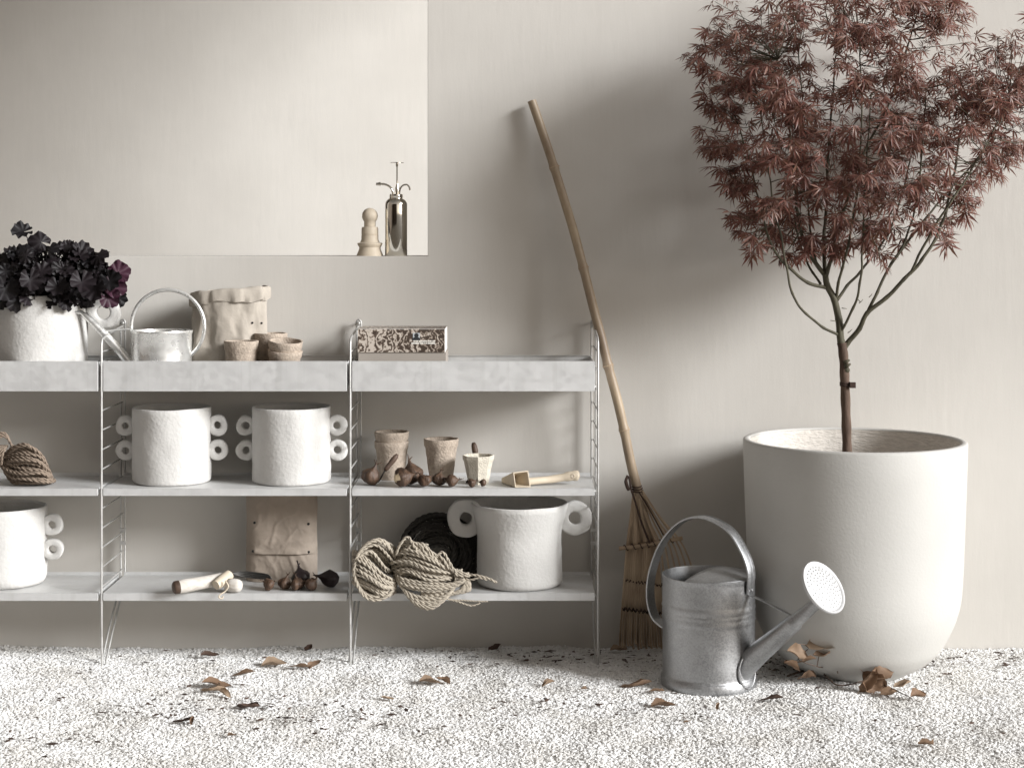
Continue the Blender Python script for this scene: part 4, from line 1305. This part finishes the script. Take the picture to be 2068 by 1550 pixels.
# main limbs: traced px, py, depth, start radius, end radius
limbs = [
 ([(1702,706,TR_Y),(1699,690,TR_Y),(1693,645,-.05),(1684,605,-.045),(1670,575,-.05),(1666,552,-.055)], .0125, .0095),
 ([(1703,706,TR_Y),(1712,692,TR_Y),(1736,663,-.07),(1752,632,-.085),(1790,601,-.10),(1828,563,-.12),(1862,525,-.13),(1888,484,-.13),(1912,420,-.12),(1930,330,-.10),(1945,230,-.08)], .0095, .003),
 ([(1752,632,-.085),(1772,590,-.06),(1800,532,-.04),(1826,490,-.02),(1850,410,.0),(1862,310,.03),(1870,180,.05)], .0055, .002),
 ([(1694,676,TR_Y),(1662,661,-.08),(1628,633,-.11),(1599,592,-.13),(1587,535,-.14),(1577,478,-.14),(1560,400,-.13),(1548,300,-.12),(1530,200,-.10)], .0048, .002),
 ([(1667,580,-.05),(1632,571,-.08),(1602,547,-.10),(1577,524,-.11),(1552,478,-.11),(1535,415,-.09),(1515,330,-.06),(1490,250,-.04)], .0062, .002),
 ([(1697,672,TR_Y),(1724,622,-.09),(1737,572,-.12),(1742,490,-.14),(1745,400,-.15),(1752,300,-.16),(1760,190,-.15)], .0045, .0018),
 ([(1690,606,-.045),(1710,577,-.03),(1736,551,-.01),(1772,503,.02),(1803,450,.05),(1830,360,.08),(1850,260,.10)], .0055, .002),
 ([(1657,573,-.05),(1641,551,-.02),(1626,520,.0),(1615,488,.02),(1600,420,.04),(1585,330,.06),(1560,230,.08)], .0042, .0018),
 ([(1688,602,-.045),(1692,571,-.07),(1700,541,-.09),(1714,492,-.11),(1726,420,-.13),(1735,330,-.15),(1740,200,-.17),(1735,80,-.16)], .0050, .002),
 ([(1667,558,-.05),(1641,522,-.06),(1625,490,-.07),(1612,432,-.09),(1602,340,-.12),(1590,230,-.14),(1570,120,-.14)], .0080, .0022),
 ([(1666,556,-.055),(1664,505,-.02),(1667,440,.01),(1670,340,.04),(1680,220,.06),(1690,90,.07)], .0072, .002),
 ([(1668,558,-.055),(1680,520,-.07),(1690,472,-.08),(1706,420,-.08),(1740,320,-.06),(1790,220,-.04),(1830,100,-.03),(1860,0,-.03)], .0070, .002),
 ([(1648,530,-.055),(1640,490,-.03),(1634,440,-.02),(1630,350,.0),(1622,240,.01),(1612,100,.02)], .0045, .0018),
 ([(1838,553,-.12),(1880,470,-.17),(1925,400,-.20),(1975,320,-.20),(2020,240,-.18)], .0045, .002),
 ([(1800,532,-.04),(1870,440,.02),(1930,370,.07),(1990,300,.10),(2040,220,.11)], .0042, .0018),
]
skeleton = []
for pts, r0, r1 in limbs:
    path = cr(pathpx(pts), 6)
    n = len(path)
    path = [p + Vector((nz(p, 18, 3)*.004, nz(p, 18, 8)*.004, 0)) if 0 < i < n-1 else p for i, p in enumerate(path)]
    m = MB(); m.tube(path, [r0+(r1-r0)*i/(n-1) + (.0008 if i % 6 == 0 else 0) for i in range(n)], 8)
    obj('branch', m, M_bark, tree, smooth=180)
    for i, p in enumerate(path):
        if p.z > 1.42: skeleton.append((p, r0+(r1-r0)*i/(n-1)))
# bare spurs
m = MB()
for (px, py, dx, dz) in ((1735,612,.012,.012),(1738,610,-.012,.014),(1700,622,.016,-.002),(1688,648,-.018,.002),(1702,655,.012,.004),(1712,672,.014,.012),(1622,625,-.004,.006),(1800,528,.005,.01),(1755,600,.01,.012)):
    p = P(px, py, TR_Y-.04); m.tube([p, p+Vector((dx*.6,-.003,dz*.5)), p+Vector((dx,0,dz))], [.0016,.0012,.0009], 5)
obj('spur', m, M_bark, tree, smooth=180)

# crown outline in photograph terms, turned into a volume round the tree
crown = [(1378,110),(1412,55),(1425,10),(1480,-30),(1560,-90),(1680,-130),(1830,-130),(1930,-60),(1955,30),(1975,95),(2020,62),(2100,40),(2150,120),(2110,260),(2040,345),(1990,400),(1930,470),(1880,500),(1800,525),(1740,548),(1690,520),(1640,515),(1590,540),(1540,520),(1500,505),(1478,440),(1470,370),(1440,320),(1412,262),(1430,190)]
def inside(px, py):
    c = False; j = len(crown)-1
    for i in range(len(crown)):
        xi, yi = crown[i]; xj, yj = crown[j]
        if (yi > py) != (yj > py) and px < (xj-xi)*(py-yi)/(yj-yi)+xi: c = not c
        j = i
    return c
def edge_d(px, py):
    d = 1e9
    for i in range(len(crown)):
        a = Vector(crown[i]); b = Vector(crown[(i+1) % len(crown)]); p = Vector((px, py))
        tt = max(0, min(1, (p-a).dot(b-a)/(b-a).length_squared))
        d = min(d, (a+(b-a)*tt-p).length)
    return d
def maple_leaf(seed):
    r_ = random.Random(seed); m = MB()
    ang = [0, 36, -36, 70, -70, 108, -108]; ln = [1.0, .93, .93, .74, .74, .42, .42]
    vs, fs = [], []
    for a, l in zip(ang, ln):
        a = R(a*r_.uniform(.85, 1.08) + r_.uniform(-8, 8)); l *= r_.uniform(.78, 1.15)
        w = .060*l + .012
        dx, dy = math.cos(a), math.sin(a)
        dr = r_.uniform(.08, .42) + .3*(seed % 4)/3; tw = r_.uniform(-.25, .25); sw = r_.uniform(-.10,.10)
        b = len(vs)
        for (u, ww, fold) in ((.02, .12, 0), (.30, .75, 1), (.56, 1.0, 1), (.80, .5, .6)):
            z = -dr*l*u*u
            ox, oy = -dy*sw*u*u*l, dx*sw*u*u*l
            for s in (-1, 0, 1):
                vs.append((dx*l*u - dy*s*w*ww + ox, dy*l*u + dx*s*w*ww + oy, z + (abs(s)*w*.35*fold) + s*tw*w*fold))
        vs.append((dx*l - dy*sw*l, dy*l + dx*sw*l, -dr*l))
        for q in range(3):
            for s in range(2):
                fs.append((b+q*3+s, b+(q+1)*3+s, b+(q+1)*3+s+1, b+q*3+s+1))
        fs += [(b+9, b+12, b+10), (b+10, b+12, b+11)]
    # petiole
    b = len(vs)
    vs += [(0,.010,0),(0,-.010,0),(-.55,.008,.06),(-.55,-.008,.06)]
    fs.append((b, b+1, b+3, b+2))
    m.add(vs, fs)
    return m
leaf_mbs = [maple_leaf(s) for s in range(12)]
leaf_mes = [mesh_of(q, 180) for q in leaf_mbs]
for me in leaf_mes: me.materials.append(M_maple)
leaves = []          # (matrix, variant)
twigs = MB()
tips = []
tries = 0
while len(tips) < 640 and tries < 30000:
    tries += 1
    px, py = rt.uniform(1370, 2140), rt.uniform(-130, 550)
    if not inside(px, py): continue
    e = edge_d(px, py)
    if py > 400 and rt.random() < (.55 if px > 1640 else .25): continue
    if py < 120 and rt.random() < .30+.35*(120-py)/250: continue
    dep = min(1, e/150)**.6
    y = -.02 + rt.uniform(-1, 1)*(.06+.27*dep)
    y = min(y, .25)
    if y > .02 and rt.random() < .6: continue
    p = P(px, py, y)
    if any((p-q).length < .027 for q in tips): continue
    tips.append(p)
for p in tips:
    # joins the nearest limb below it
    best, bd = None, 1e9
    for q, r_ in skeleton:
        d = (q-p).length + max(0, q.z-p.z)*1.5
        if d < bd: best, bd = q, d
    mid = best.lerp(p, .5) + Vector((rt.uniform(-.02,.02), rt.uniform(-.02,.02), rt.uniform(-.03,.01)))
    path = cr([best, mid, p], 5)
    L_ = (p-best).length
    twigs.tube(path, [.0019-.0011*i/(len(path)-1) for i in range(len(path))], 5)
    out = Vector((p.x-(PX-.02), (p.y-PY)*1.3, (p.z-1.65)*.8)); 
    out = out.normalized() if out.length > .01 else Vector((0,-1,0))
    td = (p-mid).normalized()
    nl = rt.randint(5, 8)
    for k in range(nl):
        f = 1-.55*(k/nl)*min(1, .2/max(.05, L_))
        base = best.lerp(p, f) if k else p
        if k: base = path[min(len(path)-1, int(round(f*(len(path)-1))))]
        az = rt.uniform(0, 6.28)
        side = Vector((math.cos(az), math.sin(az)*.9-.25, rt.uniform(-.25, .35)))
        head = (side*.9 + out*.55 + td*.35 + Vector((0,0,-.40+rt.uniform(-.3,.3)))).normalized()
        sc = rt.triangular(.020, .058, .042)
        o_ = base + head*sc*.5
        nrm = Vector((rt.uniform(-.8,.8), rt.uniform(-1.5,.1), .7)) + out*.25
        if o_.y > .275: continue
        leaves.append((Matrix.Translation(o_) @ orient(nrm, head).to_4x4() @ Matrix.Scale(sc, 4), rt.randrange(12), o_))
obj('twigs', twigs, M_bark, tree, smooth=180)['kind'] = 'stuff'
leaves.sort(key=lambda q: q[2].y)
inv = Matrix.Translation(-Vector(tree.location))
near = [q for q in leaves if -1.0 < q[2].x < 1.72 and q[2].z < 2.25][:295]
ids = set(id(q) for q in near)
for mtx, v, o_ in near:
    o = bpy.data.objects.new('leaf', leaf_mes[v]); C.objects.link(o)
    o.matrix_world = mtx; o.parent = tree; o.matrix_parent_inverse = inv
m = MB()
for q in leaves:
    if id(q) in ids: continue
    mtx, v, _ = q
    lb = leaf_mbs[v]
    m.add([mtx @ Vector(a) for a in lb.v], lb.f)
tag(obj('foliage', m, M_maple, tree, smooth=180), kind='stuff')

# ================================================================== big watering can
def big_can():
    Yc = -.215
    cx = (1431-1034)*(CAM_D+Yc)/F_PX
    c0 = Vector((cx, Yc, .017))
    a = Vector((.77, -.638, 0)).normalized(); b = Vector((-a.y, a.x, 0))
    def U(u, z, v=0): return Vector((cx, Yc, 0)) + a*u + b*v + Vector((0,0,z))
    t = thing('watering_can', c0, 'large weathered zinc watering can on the gravel before the planter', 'watering can')
    r, zt = .1425, .356
    prof = [(0,.017),(.1465,.017),(.148,.021),(.148,.044),(.1455,.048),(.1435,.050)]
    for z in np.linspace(.055, .345, 40):
        rr = r
        for zc in (.262, .244, .226):
            rr += .0028*math.exp(-((z-zc)/.0045)**2)
        prof.append((rr, z))
    prof += [(r+.0018, .350), (r+.0022, zt), (r-.001, zt+.001), (r-.003, zt-.003), (r-.004, .30), (r-.004, .06), (0, .055)]
    m = MB(); m.lathe(prof, 96, (cx, Yc, 0), disp=lambda v, th, i: v + Vector((v.x, v.y, 0))*(.008*nz(v, 9, 4)))
    obj('body', m, M_zinc, t, smooth=50)
    # half cover over the pouring side
    m = MB(); vs = []; n = 28
    vs.append(U(0, zt+.018)); 
    for k in range(n+1):
        th = -math.pi/2 + math.pi*k/n
        vs.append(U(math.cos(th)*(r-.002), zt-.001, math.sin(th)*(r-.002)))
    ch = [U(.004, zt+.018*(1-(s/(r))**2)-.001, s) for s in np.linspace(-r+.004, r-.004, 13)]
    m2 = MB()
    rows = []
    for q in np.linspace(0, 1, 8):
        row = []
        for s in np.linspace(-1, 1, 15):
            vv = s*(r-.003)
            um = math.sqrt(max(0, (r-.002)**2 - vv*vv))
            row.append(U(.004+(um-.004)*q if um > .004 else .004*0+um, zt-.001+.020*(1-q**1.6)*(1-s*s), vv))
        rows.append(row)
    vs = [p for row in rows for p in row]
    fs = [(i*15+j, i*15+j+1, (i+1)*15+j+1, (i+1)*15+j) for i in range(7) for j in range(14)]
    m2.add(vs, fs)
    cov = obj('half_cover', m2, M_zinc, t, smooth=60)
    sd = cov.modifiers.new('thickness', 'SOLIDIFY'); sd.thickness = .0015
    # strap handle with rolled edges
    hp = [(.1465,.315),(.151,.386),(.121,.452),(.070,.506),(-.020,.531),(-.10,.505),(-.168,.434),(-.209,.342),(-.219,.262),(-.203,.202),(-.170,.176),(-.141,.166)]
    path = cr([U(u, z) for u, z in hp], 7)
    m = MB()
    n = len(path)
    vs, fs = [], []
    prof_w = [(-.0205,-.0015),(-.0205,.0035),(-.017,.0042),(-.0145,.001),(-.006,.0022),(0,.0026),(.006,.0022),(.0145,.001),(.017,.0042),(.0205,.0035),(.0205,-.0015),(0,-.0012)]
    for i, p in enumerate(path):
        tg = (path[min(i+1,n-1)]-path[max(i-1,0)]).normalized()
        nn = b.cross(tg).normalized()
        ctr = U(-.03, .30)
        if nn.dot(p-ctr) < 0: nn = -nn
        wf = 1.0
        if i < 6: wf = .72+.28*i/6
        if i > n-8: wf = .72+.28*(n-1-i)/7
        for (w, d) in prof_w: vs.append(p + b*(w*wf) + nn*d)
    K = len(prof_w)
    for i in range(n-1):
        for k in range(K):
            l = (k+1) % K
            fs.append((i*K+k, (i+1)*K+k, (i+1)*K+l, i*K+l))
    fs += [tuple(range(K)), tuple(reversed(range((n-1)*K, n*K)))]
    m.add(vs, fs)
    hd = obj('strap_handle', m, M_zinc, t, smooth=35)
    for s in (-1, 1):
        for (u, z) in ((.1475,.325), (-.146,.172)):
            m = MB(); c = U(u+(.003 if u > 0 else -.003), z, s*.009)
            dr = a if u > 0 else -a
            m.tube([c-dr*.004, c+dr*.002, c+dr*.0035], [.005,.0046,.002], 10); obj('rivet', m, M_zinc, hd, smooth=60)
    # spout
    sp = [U(.105,.070), U(.165,.128), U(.235,.190), U(.305,.253)]
    m = MB(); m.tube(cr(sp, 5), [.040-.0155*i/15 for i in range(16)], 24)
    spout = obj('spout', m, M_zinc, t, smooth=60)
    m = MB(); m.tube([U(.296,.245), U(.304,.2525), U(.310,.258), U(.400,.339), U(.410,.348)], [.0262,.0262,.021,.0165,.0170], 24); obj('upper_spout', m, M_zinc, spout, smooth=40)
    # welded collar where the spout leaves the body
    m = MB(); ring = []
    for k in range(40):
        th = 2*math.pi*k/40
        vv, zz = .047*math.cos(th), .084+.060*math.sin(th)*.92
        ring.append(U(math.sqrt(max(0, .1455**2-vv*vv))+.001, zz, vv))
    m.tube(ring, .0042, 8, closed=True); obj('spout_collar', m, M_zinc, spout, smooth=180)
    # rose
    d = (U(.410,.348)-U(.310,.258)).normalized()
    nrm = Vector((.575, -.60, .555)).normalized()
    rc = P(1664, 1185, Yc-.275)
    q = nrm.to_track_quat('Z', 'Y').to_matrix().to_4x4()
    Mr = Matrix.Translation(rc) @ q
    RR = .081
    m = MB()
    st = U(.405,.344)
    vs, fs = [], []
    for i, (f, rr) in enumerate(((0,.0175),(.35,.026),(.75,.062),(1,RR-.001))):
        cc = st.lerp(rc - nrm*.006, f)
        for k in range(40):
            th = 2*math.pi*k/40
            vs.append(cc + (q @ Vector((math.cos(th)*rr, math.sin(th)*rr, 0))))
    for i in range(3):
        for k in range(40):
            l = (k+1) % 40
            fs.append((i*40+k, i*40+l, (i+1)*40+l, (i+1)*40+k))
    m.add(vs, fs); rose = obj('rose', m, M_zinc, t, smooth=180)
    m = MB(); m.lathe([(RR-.0005,-.007),(RR+.0015,-.005),(RR+.002,-.001),(RR,.0022),(RR-.004,.002),(RR-.0075,-.001),(RR-.009,-.0025),(RR*.6,.0035),(RR*.3,.0065),(0,.0075)], 56, M=Mr)
    obj('rose_face', m, M_zinc_sunlit, rose, smooth=50)
    m = MB()
    for rad, cnt in ((.010,5),(.021,10),(.032,15),(.043,20),(.054,25),(.064,29)):
        zf = np.interp(rad, [0, RR*.3, RR*.6, RR-.009], [.0075,.0065,.0035,-.0025])
        for k in range(cnt):
            th = 2*math.pi*k/cnt + rad*90
            p = Mr @ Vector((rad*math.cos(th), rad*math.sin(th), zf+.0004))
            m.lathe([(0,.0003),(.0017,.0001),(.0019,-.0012)], 7, M=Matrix.Translation(p) @ q)
    o = obj('spray_holes', m, M_hole, rose, smooth=None); o['kind'] = 'stuff'
    # brace between handle foot and spout
    m = MB(); m.tube([U(.149,.312), U(.20,.300), U(.30,.268), U(.318,.266)], [.0085,.0075,.0075,.009], 10, flat=.35, up=(0,0,1)); obj('brace', m, M_zinc, t, smooth=60)
big_can()

# ================================================================== bamboo rake
def rake():
    t = thing('bamboo_rake', P(1290,1315,.24), 'long bamboo leaf rake leaning upright against the wall', 'rake')
    prof = [(1074,204,.298),(1096,268,.285),(1119,338,.268),(1142,412,.25),(1160,472,.235),(1178,540,.218),(1196,612,.20),(1214,680,.18),(1228,738,.172),(1246,805,.168),(1260,866,.166),(1274,935,.168),(1287,985,.17),(1300,1035,.172),(1316,1085,.175)]
    path = cr(pathpx(prof), 8)
    n = len(path)
    nodes = [P(1119.5,338,.268), P(1178.5,541,.218), P(1228,738,.172), P(1261,868,.166)]
    rad = []
    for i, p in enumerate(path):
        r = .0150 + .0012*i/n
        if i > n-18: r *= 1-.25*(i-(n-18))/18
        for nd in nodes:
            d = (p-nd).length
            r += .0026*math.exp(-(d/.010)**2) - .0007*math.exp(-((d-.022)/.010)**2)
        rad.append(r)
    m = MB(); m.tube(path, rad, 18)
    hd = obj('bamboo_handle', m, M_bamboo, t, smooth=60)
    for nd in nodes:
        i = min(range(n), key=lambda k: (path[k]-nd).length)
        tg = (path[i+1]-path[i-1]).normalized()
        m = MB(); m.tube([nd-tg*.0022, nd-tg*.0008, nd+tg*.0008, nd+tg*.0022], [rad[i]-.0002, rad[i]+.0010, rad[i]+.0010, rad[i]-.0002], 18); obj('node_ring', m, M_tine, hd, smooth=180)
    m = MB(); tg = (path[0]-path[1]).normalized(); m.tube([path[0]+tg*.0002, path[0]+tg*.0008], [.0105,.0103], 16); obj('hollow_end', m, M_wood_dark, hd, smooth=60)
    # tines
    top = P(1288, 1000, .16)
    bars = []
    for i in range(24):
        if i < 18:
            f = i/17
            bx, by = 1252+88*f, 1302 + random.uniform(-3, 8)
            cx_ = 1266+62*f
            yb = .235 + random.uniform(-.012,.012)
        else:
            f = (i-18)/5
            bx, by = 1352+95*f, 1296-22*f
            cx_ = 1334+48*f
            yb = .25
        a_ = top + Vector((-.012+.028*(i/23), random.uniform(-.004,.012), random.uniform(-.02,.03)))
        c_ = P(cx_, 1106, .162 + .012*math.sin(i))
        d_ = P(cx_*.45+bx*.55, 1205, .19)
        e_ = P(bx, by-16, yb); h_ = P(bx+2, by, yb-.02)
        e_.z = max(e_.z, gz(e_.x, e_.y)+.022); h_.z = max(gz(h_.x, h_.y)+.004, h_.z)
        m = MB(); m.tube(cr([a_, a_.lerp(c_, .5), c_, d_, e_, h_], 5), .0042 if i < 18 else .0034, 6, flat=.5, up=(0,1,0))
        obj('tine', m, M_tine, t, smooth=60)
        bars.append((a_, c_, d_, e_))
    m = MB(); cb = [P(1250,1107,.148), P(1290,1102,.146), P(1330,1095,.15), P(1378,1086,.16)]
    m.tube(cr(cb, 5), .0068, 12); obj('cross_bar', m, M_tine, t, smooth=60)
    m = MB()
    cpath = cr(cb, 30); sp = []
    for i, p in enumerate(cpath[8:78]):
        a = i*.62; sp.append(p + Vector((0, math.cos(a)*.0095, math.sin(a)*.0095)))
    m.tube(sp, .0016, 5); obj('winding', m, M_twine, t, smooth=180)
    m = MB()
    for py, x0, x1 in ((1171,1262,1345),(1230,1258,1350)):
        pts = []
        for k in range(40):
            f = k/39
            pts.append(P(x0+(x1-x0)*f, py+12*f+3*math.sin(k*1.9), .178+.010*math.sin(k*2.2)))
        m.tube(pts, .0020, 5)
        m.tube([q+Vector((0,.012,.002)) for q in pts], .0018, 5)
    obj('stitching', m, M_twine, t, smooth=180)
    m = MB()
    for k, py in enumerate((980, 985, 990)):
        c = P(1284+py*0+k*1.6, py, .169); ring = [c + Vector((.0185*math.cos(q), .021*math.sin(q), .003*math.sin(q))) for q in np.linspace(0, 2*math.pi, 25)[:-1]]
        m.tube(ring, .0022, 6, closed=True)
    m.tube(cr([P(1270,962,.155), P(1272,972,.15), P(1274,986,.148), P(1282,1010,.145), P(1294,1050,.143), P(1312,1096,.142)], 6), .0034, 7)
    m.tube(cr([P(1268,960,.158), P(1264,972,.152), P(1270,990,.148)], 5), [.005]*5+[.006]*5+[.004], 7)
    m.tube(cr([P(1290,992,.15), P(1318,1040,.15), P(1340,1080,.15)], 5), .0022, 6)
    obj('binding', m, M_twine, t, smooth=180)
rake()

# ================================================================== dry leaves
def dry_leaf_mesh(seed, L=1.0, curl=.5, ratio=.45):
    r_ = random.Random(seed); m = MB()
    nu, nv = 12, 6
    vs, fs = [], []
    ph = r_.random()*6
    for i in range(nu+1):
        u = i/nu
        w = ratio*math.sin(math.pi*u**.85)**.75 if 0 < u < 1 else 0.0
        w *= 1+.08*math.sin(u*25+ph)
        for j in range(nv+1):
            v = (j/nv-.5)*2
            c_ = curl*(1+.5*math.sin(u*4+ph))
            a = v*c_*1.6
            y = w*(math.sin(a)/c_/1.6 if c_ > .05 else v)
            z = w*(1-math.cos(a))/max(.05, c_)/1.2 + .10*math.sin(u*3.1+ph)*curl + .05*math.sin(u*9+v*4+ph)*w*2 + .03*math.sin(v*7+ph)*w
            vs.append(((u-.5)*L + .04*math.sin(v*3+ph), y, z))
    for i in range(nu):
        for j in range(nv):
            k = i*(nv+1)+j
            fs.append((k, k+1, k+nv+2, k+nv+1))
    b = len(vs)
    vs += [(-.5, .012, 0), (-.5, -.012, 0), (-.78, 0, .06)]
    fs.append((b, b+1, b+2))
    m.add(vs, fs)
    return mesh_of(m, 180)
dl = [dry_leaf_mesh(s, 1, c, rt_) for s, c, rt_ in ((1,.5,.36),(2,.8,.34),(3,.4,.30),(4,.7,.42),(5,1.0,.28),(6,.3,.38))]
dl_dark = [dry_leaf_mesh(s, 1, c, rt_) for s, c, rt_ in ((11,.7,.25),(12,.9,.35),(13,.5,.3))]
for q in dl: q.materials.append(M_dry)
for q in dl_dark: q.materials.append(M_dry_dark)
def ground_pt(px, py):
    # where the line of sight meets the gravel
    z = .02
    for _ in range(3):
        d = (CAM_H - z)*F_PX/(py-HOR)
        y = d-CAM_D; x = (px-1034)*d/F_PX
        z = gz(x, y)
    return Vector((x, y, z))
LG = 'dry leaves scattered on the gravel'
leaf_spots = [
 (870,1384,.085,0,10,'long curled dry leaf on open gravel before the right bay',0,0),
 (893,1380,.06,3,160,'broken brown leaf end touching the long curled leaf',0,25),
 (783,1416,.05,4,185,'pale tan leaf alone before the middle upright',0,5),
 (1107,1388,.055,1,20,'tan leaf half rolled, before the right upright',0,10),
 (1176,1398,.035,3,170,'tiny tan leaf on gravel left of the watering can',0,0),
 (1284,1388,.115,4,2,'long dark-edged rolled leaf just left of the watering can',0,0),
 (1322,1402,.07,2,195,'brown leaf beside the foot of the watering can',0,5),
 (1342,1432,.095,0,10,'flat brown leaf on gravel below the watering can',0,8),
 (1556,1418,.085,2,175,'pinkish grey curled leaf on gravel under the rose spout',1,0),
 (1450,1433,.03,1,60,'small upright pale leaf fragment on the gravel',0,35),
 (1387,1465,.03,5,30,'small beige leaf piece low in the foreground gravel',0,5),
 (1868,1510,.06,3,200,'pale leaf in the foreground gravel near the corner',0,10),
 (470,1492,.035,3,10,'small round brown leaf lying alone in the foreground',0,10),
 (388,1462,.035,1,80,'brown curled leaf next to a black leaf in the foreground',0,30),
 (370,1461,.075,0,178,'long black leaf lying flat in the foreground gravel',1,0),
 (440,1388,.11,2,8,'long brown leaf crossing the cluster before the middle bay',0,0),
 (492,1366,.085,5,15,'tan flat leaf at the back of the cluster before the middle bay',0,0),
 (430,1398,.095,4,0,'rolled brown leaf at the front of the cluster before the middle bay',0,0),
 (452,1408,.06,1,150,'curled tan leaf ending the cluster before the middle bay',0,20),
 (555,1348,.10,0,5,'brown leaf under the front edge of the middle bay',0,5),
 (600,1352,.085,2,170,'long thin brown leaf under the middle bay',0,0),
 (637,1348,.06,3,40,'upright curled brown leaf near the middle upright',0,30),
 (500,1432,.085,1,172,'mottled dark leaf in the gravel before the middle bay',1,5),
 (425,1328,.075,2,5,'black leaf in the shade under the shelf',1,0),
 (630,1300,.05,1,60,'black leaf lying at the foot of the wall',1,25),
 (1000,1296,.06,1,30,'black leaf leaning at the wall under the right bay',1,25),
 (1250,1318,.07,0,10,'brown leaf lying at the tips of the rake',0,5),
 (1720,1312,.0,0,0,'',0,0),
]
for i, (px, py, sc, v, ang, lb, dark, tilt) in enumerate(leaf_spots):
    if sc == 0: continue
    p = ground_pt(px, py)
    if p.y > WALL_Y-.05: p.y = WALL_Y-.05
    me = dl_dark[v % 3] if dark else dl[v]
    o = bpy.data.objects.new('dry_leaf', me); C.objects.link(o)
    o.location = p + Vector((0, 0, .011))
    o.rotation_euler = (R(random.uniform(-12, 12)), R(random.uniform(-6, 6)-tilt), R(ang))
    o.scale = (sc*.85, sc*.85, sc*.7)
    tag(o, lb, 'leaf', LG)
# a fallen twig with dry leaves at the planter foot
t = thing('fallen_twig', ground_pt(1700,1385), 'fallen twig with curled brown leaves at the foot of the planter', 'twig')
m = MB()
tw = [ground_pt(1590,1372)+Vector((0,0,.012)), ground_pt(1640,1358)+Vector((0,-.02,.02)), ground_pt(1662,1372)+Vector((0,-.03,.022)), ground_pt(1690,1393)+Vector((0,0,.016)), ground_pt(1722,1392)+Vector((0,0,.018)), ground_pt(1752,1388)+Vector((0,0,.022)), ground_pt(1795,1400)+Vector((0,0,.02)), ground_pt(1840,1418)+Vector((0,0,.014))]
m.tube(cr(tw, 6), [.0032-.0022*i/42 for i in range(43)], 7)
w0 = tw[2]
br = [[w0, w0+Vector((-.01,-.03,.03)), P(1650,1345,-.30), P(1612,1330,-.31), P(1632,1310,-.30)], [w0, w0+Vector((.03,-.02,.02)), P(1692,1358,-.31)], [P(1612,1330,-.31), P(1600,1345,-.32)], [P(1650,1345,-.30), P(1655,1318,-.30), P(1660,1302,-.29)]]
for b_ in br: m.tube(cr(b_, 5), .0015, 6)
obj('stem', m, M_wood_dark, t, smooth=180)
for (p, sc, v, rot) in ((P(1662,1302,-.30), .105, 1, (R(65), R(2), R(0))), (P(1664,1318,-.31), .068, 4, (R(20), R(-3), R(5))), (P(1613,1322,-.32), .07, 3, (R(35), R(15), R(-8))), (P(1626,1334,-.33), .065, 2, (R(20), R(10), R(170))),
                        (P(1600,1346,-.33), .06, 0, (R(-20), R(25), R(20))), (P(1628,1368,-.33), .06, 3, (R(10), R(5), R(150))), (P(1752,1372,-.34), .085, 1, (R(80), R(-50), R(15))), (P(1768,1380,-.33), .095, 3, (R(70), R(40), R(-25))), (P(1782,1363,-.33), .075, 0, (R(45), R(-15), R(8))),
                        (ground_pt(1822,1392)+Vector((0,0,.018)), .058, 4, (R(15), R(-8), R(8))), (ground_pt(1795,1406)+Vector((0,0,.012)), .06, 5, (R(10), R(0), R(20))), (ground_pt(1856,1415)+Vector((0,0,.018)), .052, 3, (R(25), R(-12), R(12)))):
    o = place(dl[v], 'leaf', t, p, Matrix.Rotation(rot[2],3,'Z') @ Matrix.Rotation(rot[1],3,'Y') @ Matrix.Rotation(rot[0],3,'X'), sc)
# dark crumbs and bits among the gravel
m = MB(); r_ = random.Random(77)
clumps = [(1960,1335,16,60),(2040,1340,14,30),(1850,1355,8,50),(1890,1345,6,40),(500,1440,20,150),(600,1450,14,110),(350,1440,12,90),(430,1400,16,120),(700,1470,14,200),(1000,1440,16,260),(1500,1450,14,130),(1600,1360,18,50),(1900,1470,14,150),(1200,1430,12,150),(250,1430,14,200),(120,1500,10,150),(900,1320,30,220),(1150,1318,30,90),(1040,1322,26,120),(300,1330,14,160),(1300,1335,14,60),(1560,1350,22,45)]
for (px, py, cnt, sp_) in clumps:
    for _ in range(int(cnt*1.7)):
        x_, y_ = r_.gauss(px, sp_*.7), r_.gauss(py, 16)
        if y_ < 1318 or y_ > 1560: continue
        p = ground_pt(x_, y_)
        if p.y > .29: continue
        s = r_.uniform(.004, .016)
        el = r_.uniform(1, 2.6)
        q = Quaternion((r_.gauss(0,1), r_.gauss(0,1), r_.gauss(0,1), r_.gauss(0,1))).normalized()
        az = r_.random()*6.28
        vs = [(-s*el*.6,0,0),(0,-s*.45,.001),(s*el*.6,0,.001),(0,s*.45,.0015),(0,0,.0035)]
        rot = Matrix.Rotation(az, 3, 'Z') @ Matrix.Rotation(r_.uniform(-.4,.4), 3, 'X')
        m.add([p + Vector((0,0,.0105)) + rot @ Vector(v) for v in vs], [(0,1,4),(1,2,4),(2,3,4),(3,0,4),(3,2,1,0)])
tag(obj('leaf_litter', m, M_dry_dark, smooth=60), 'dark crumbs and leaf bits strewn over the white gravel', 'litter', kind='stuff')
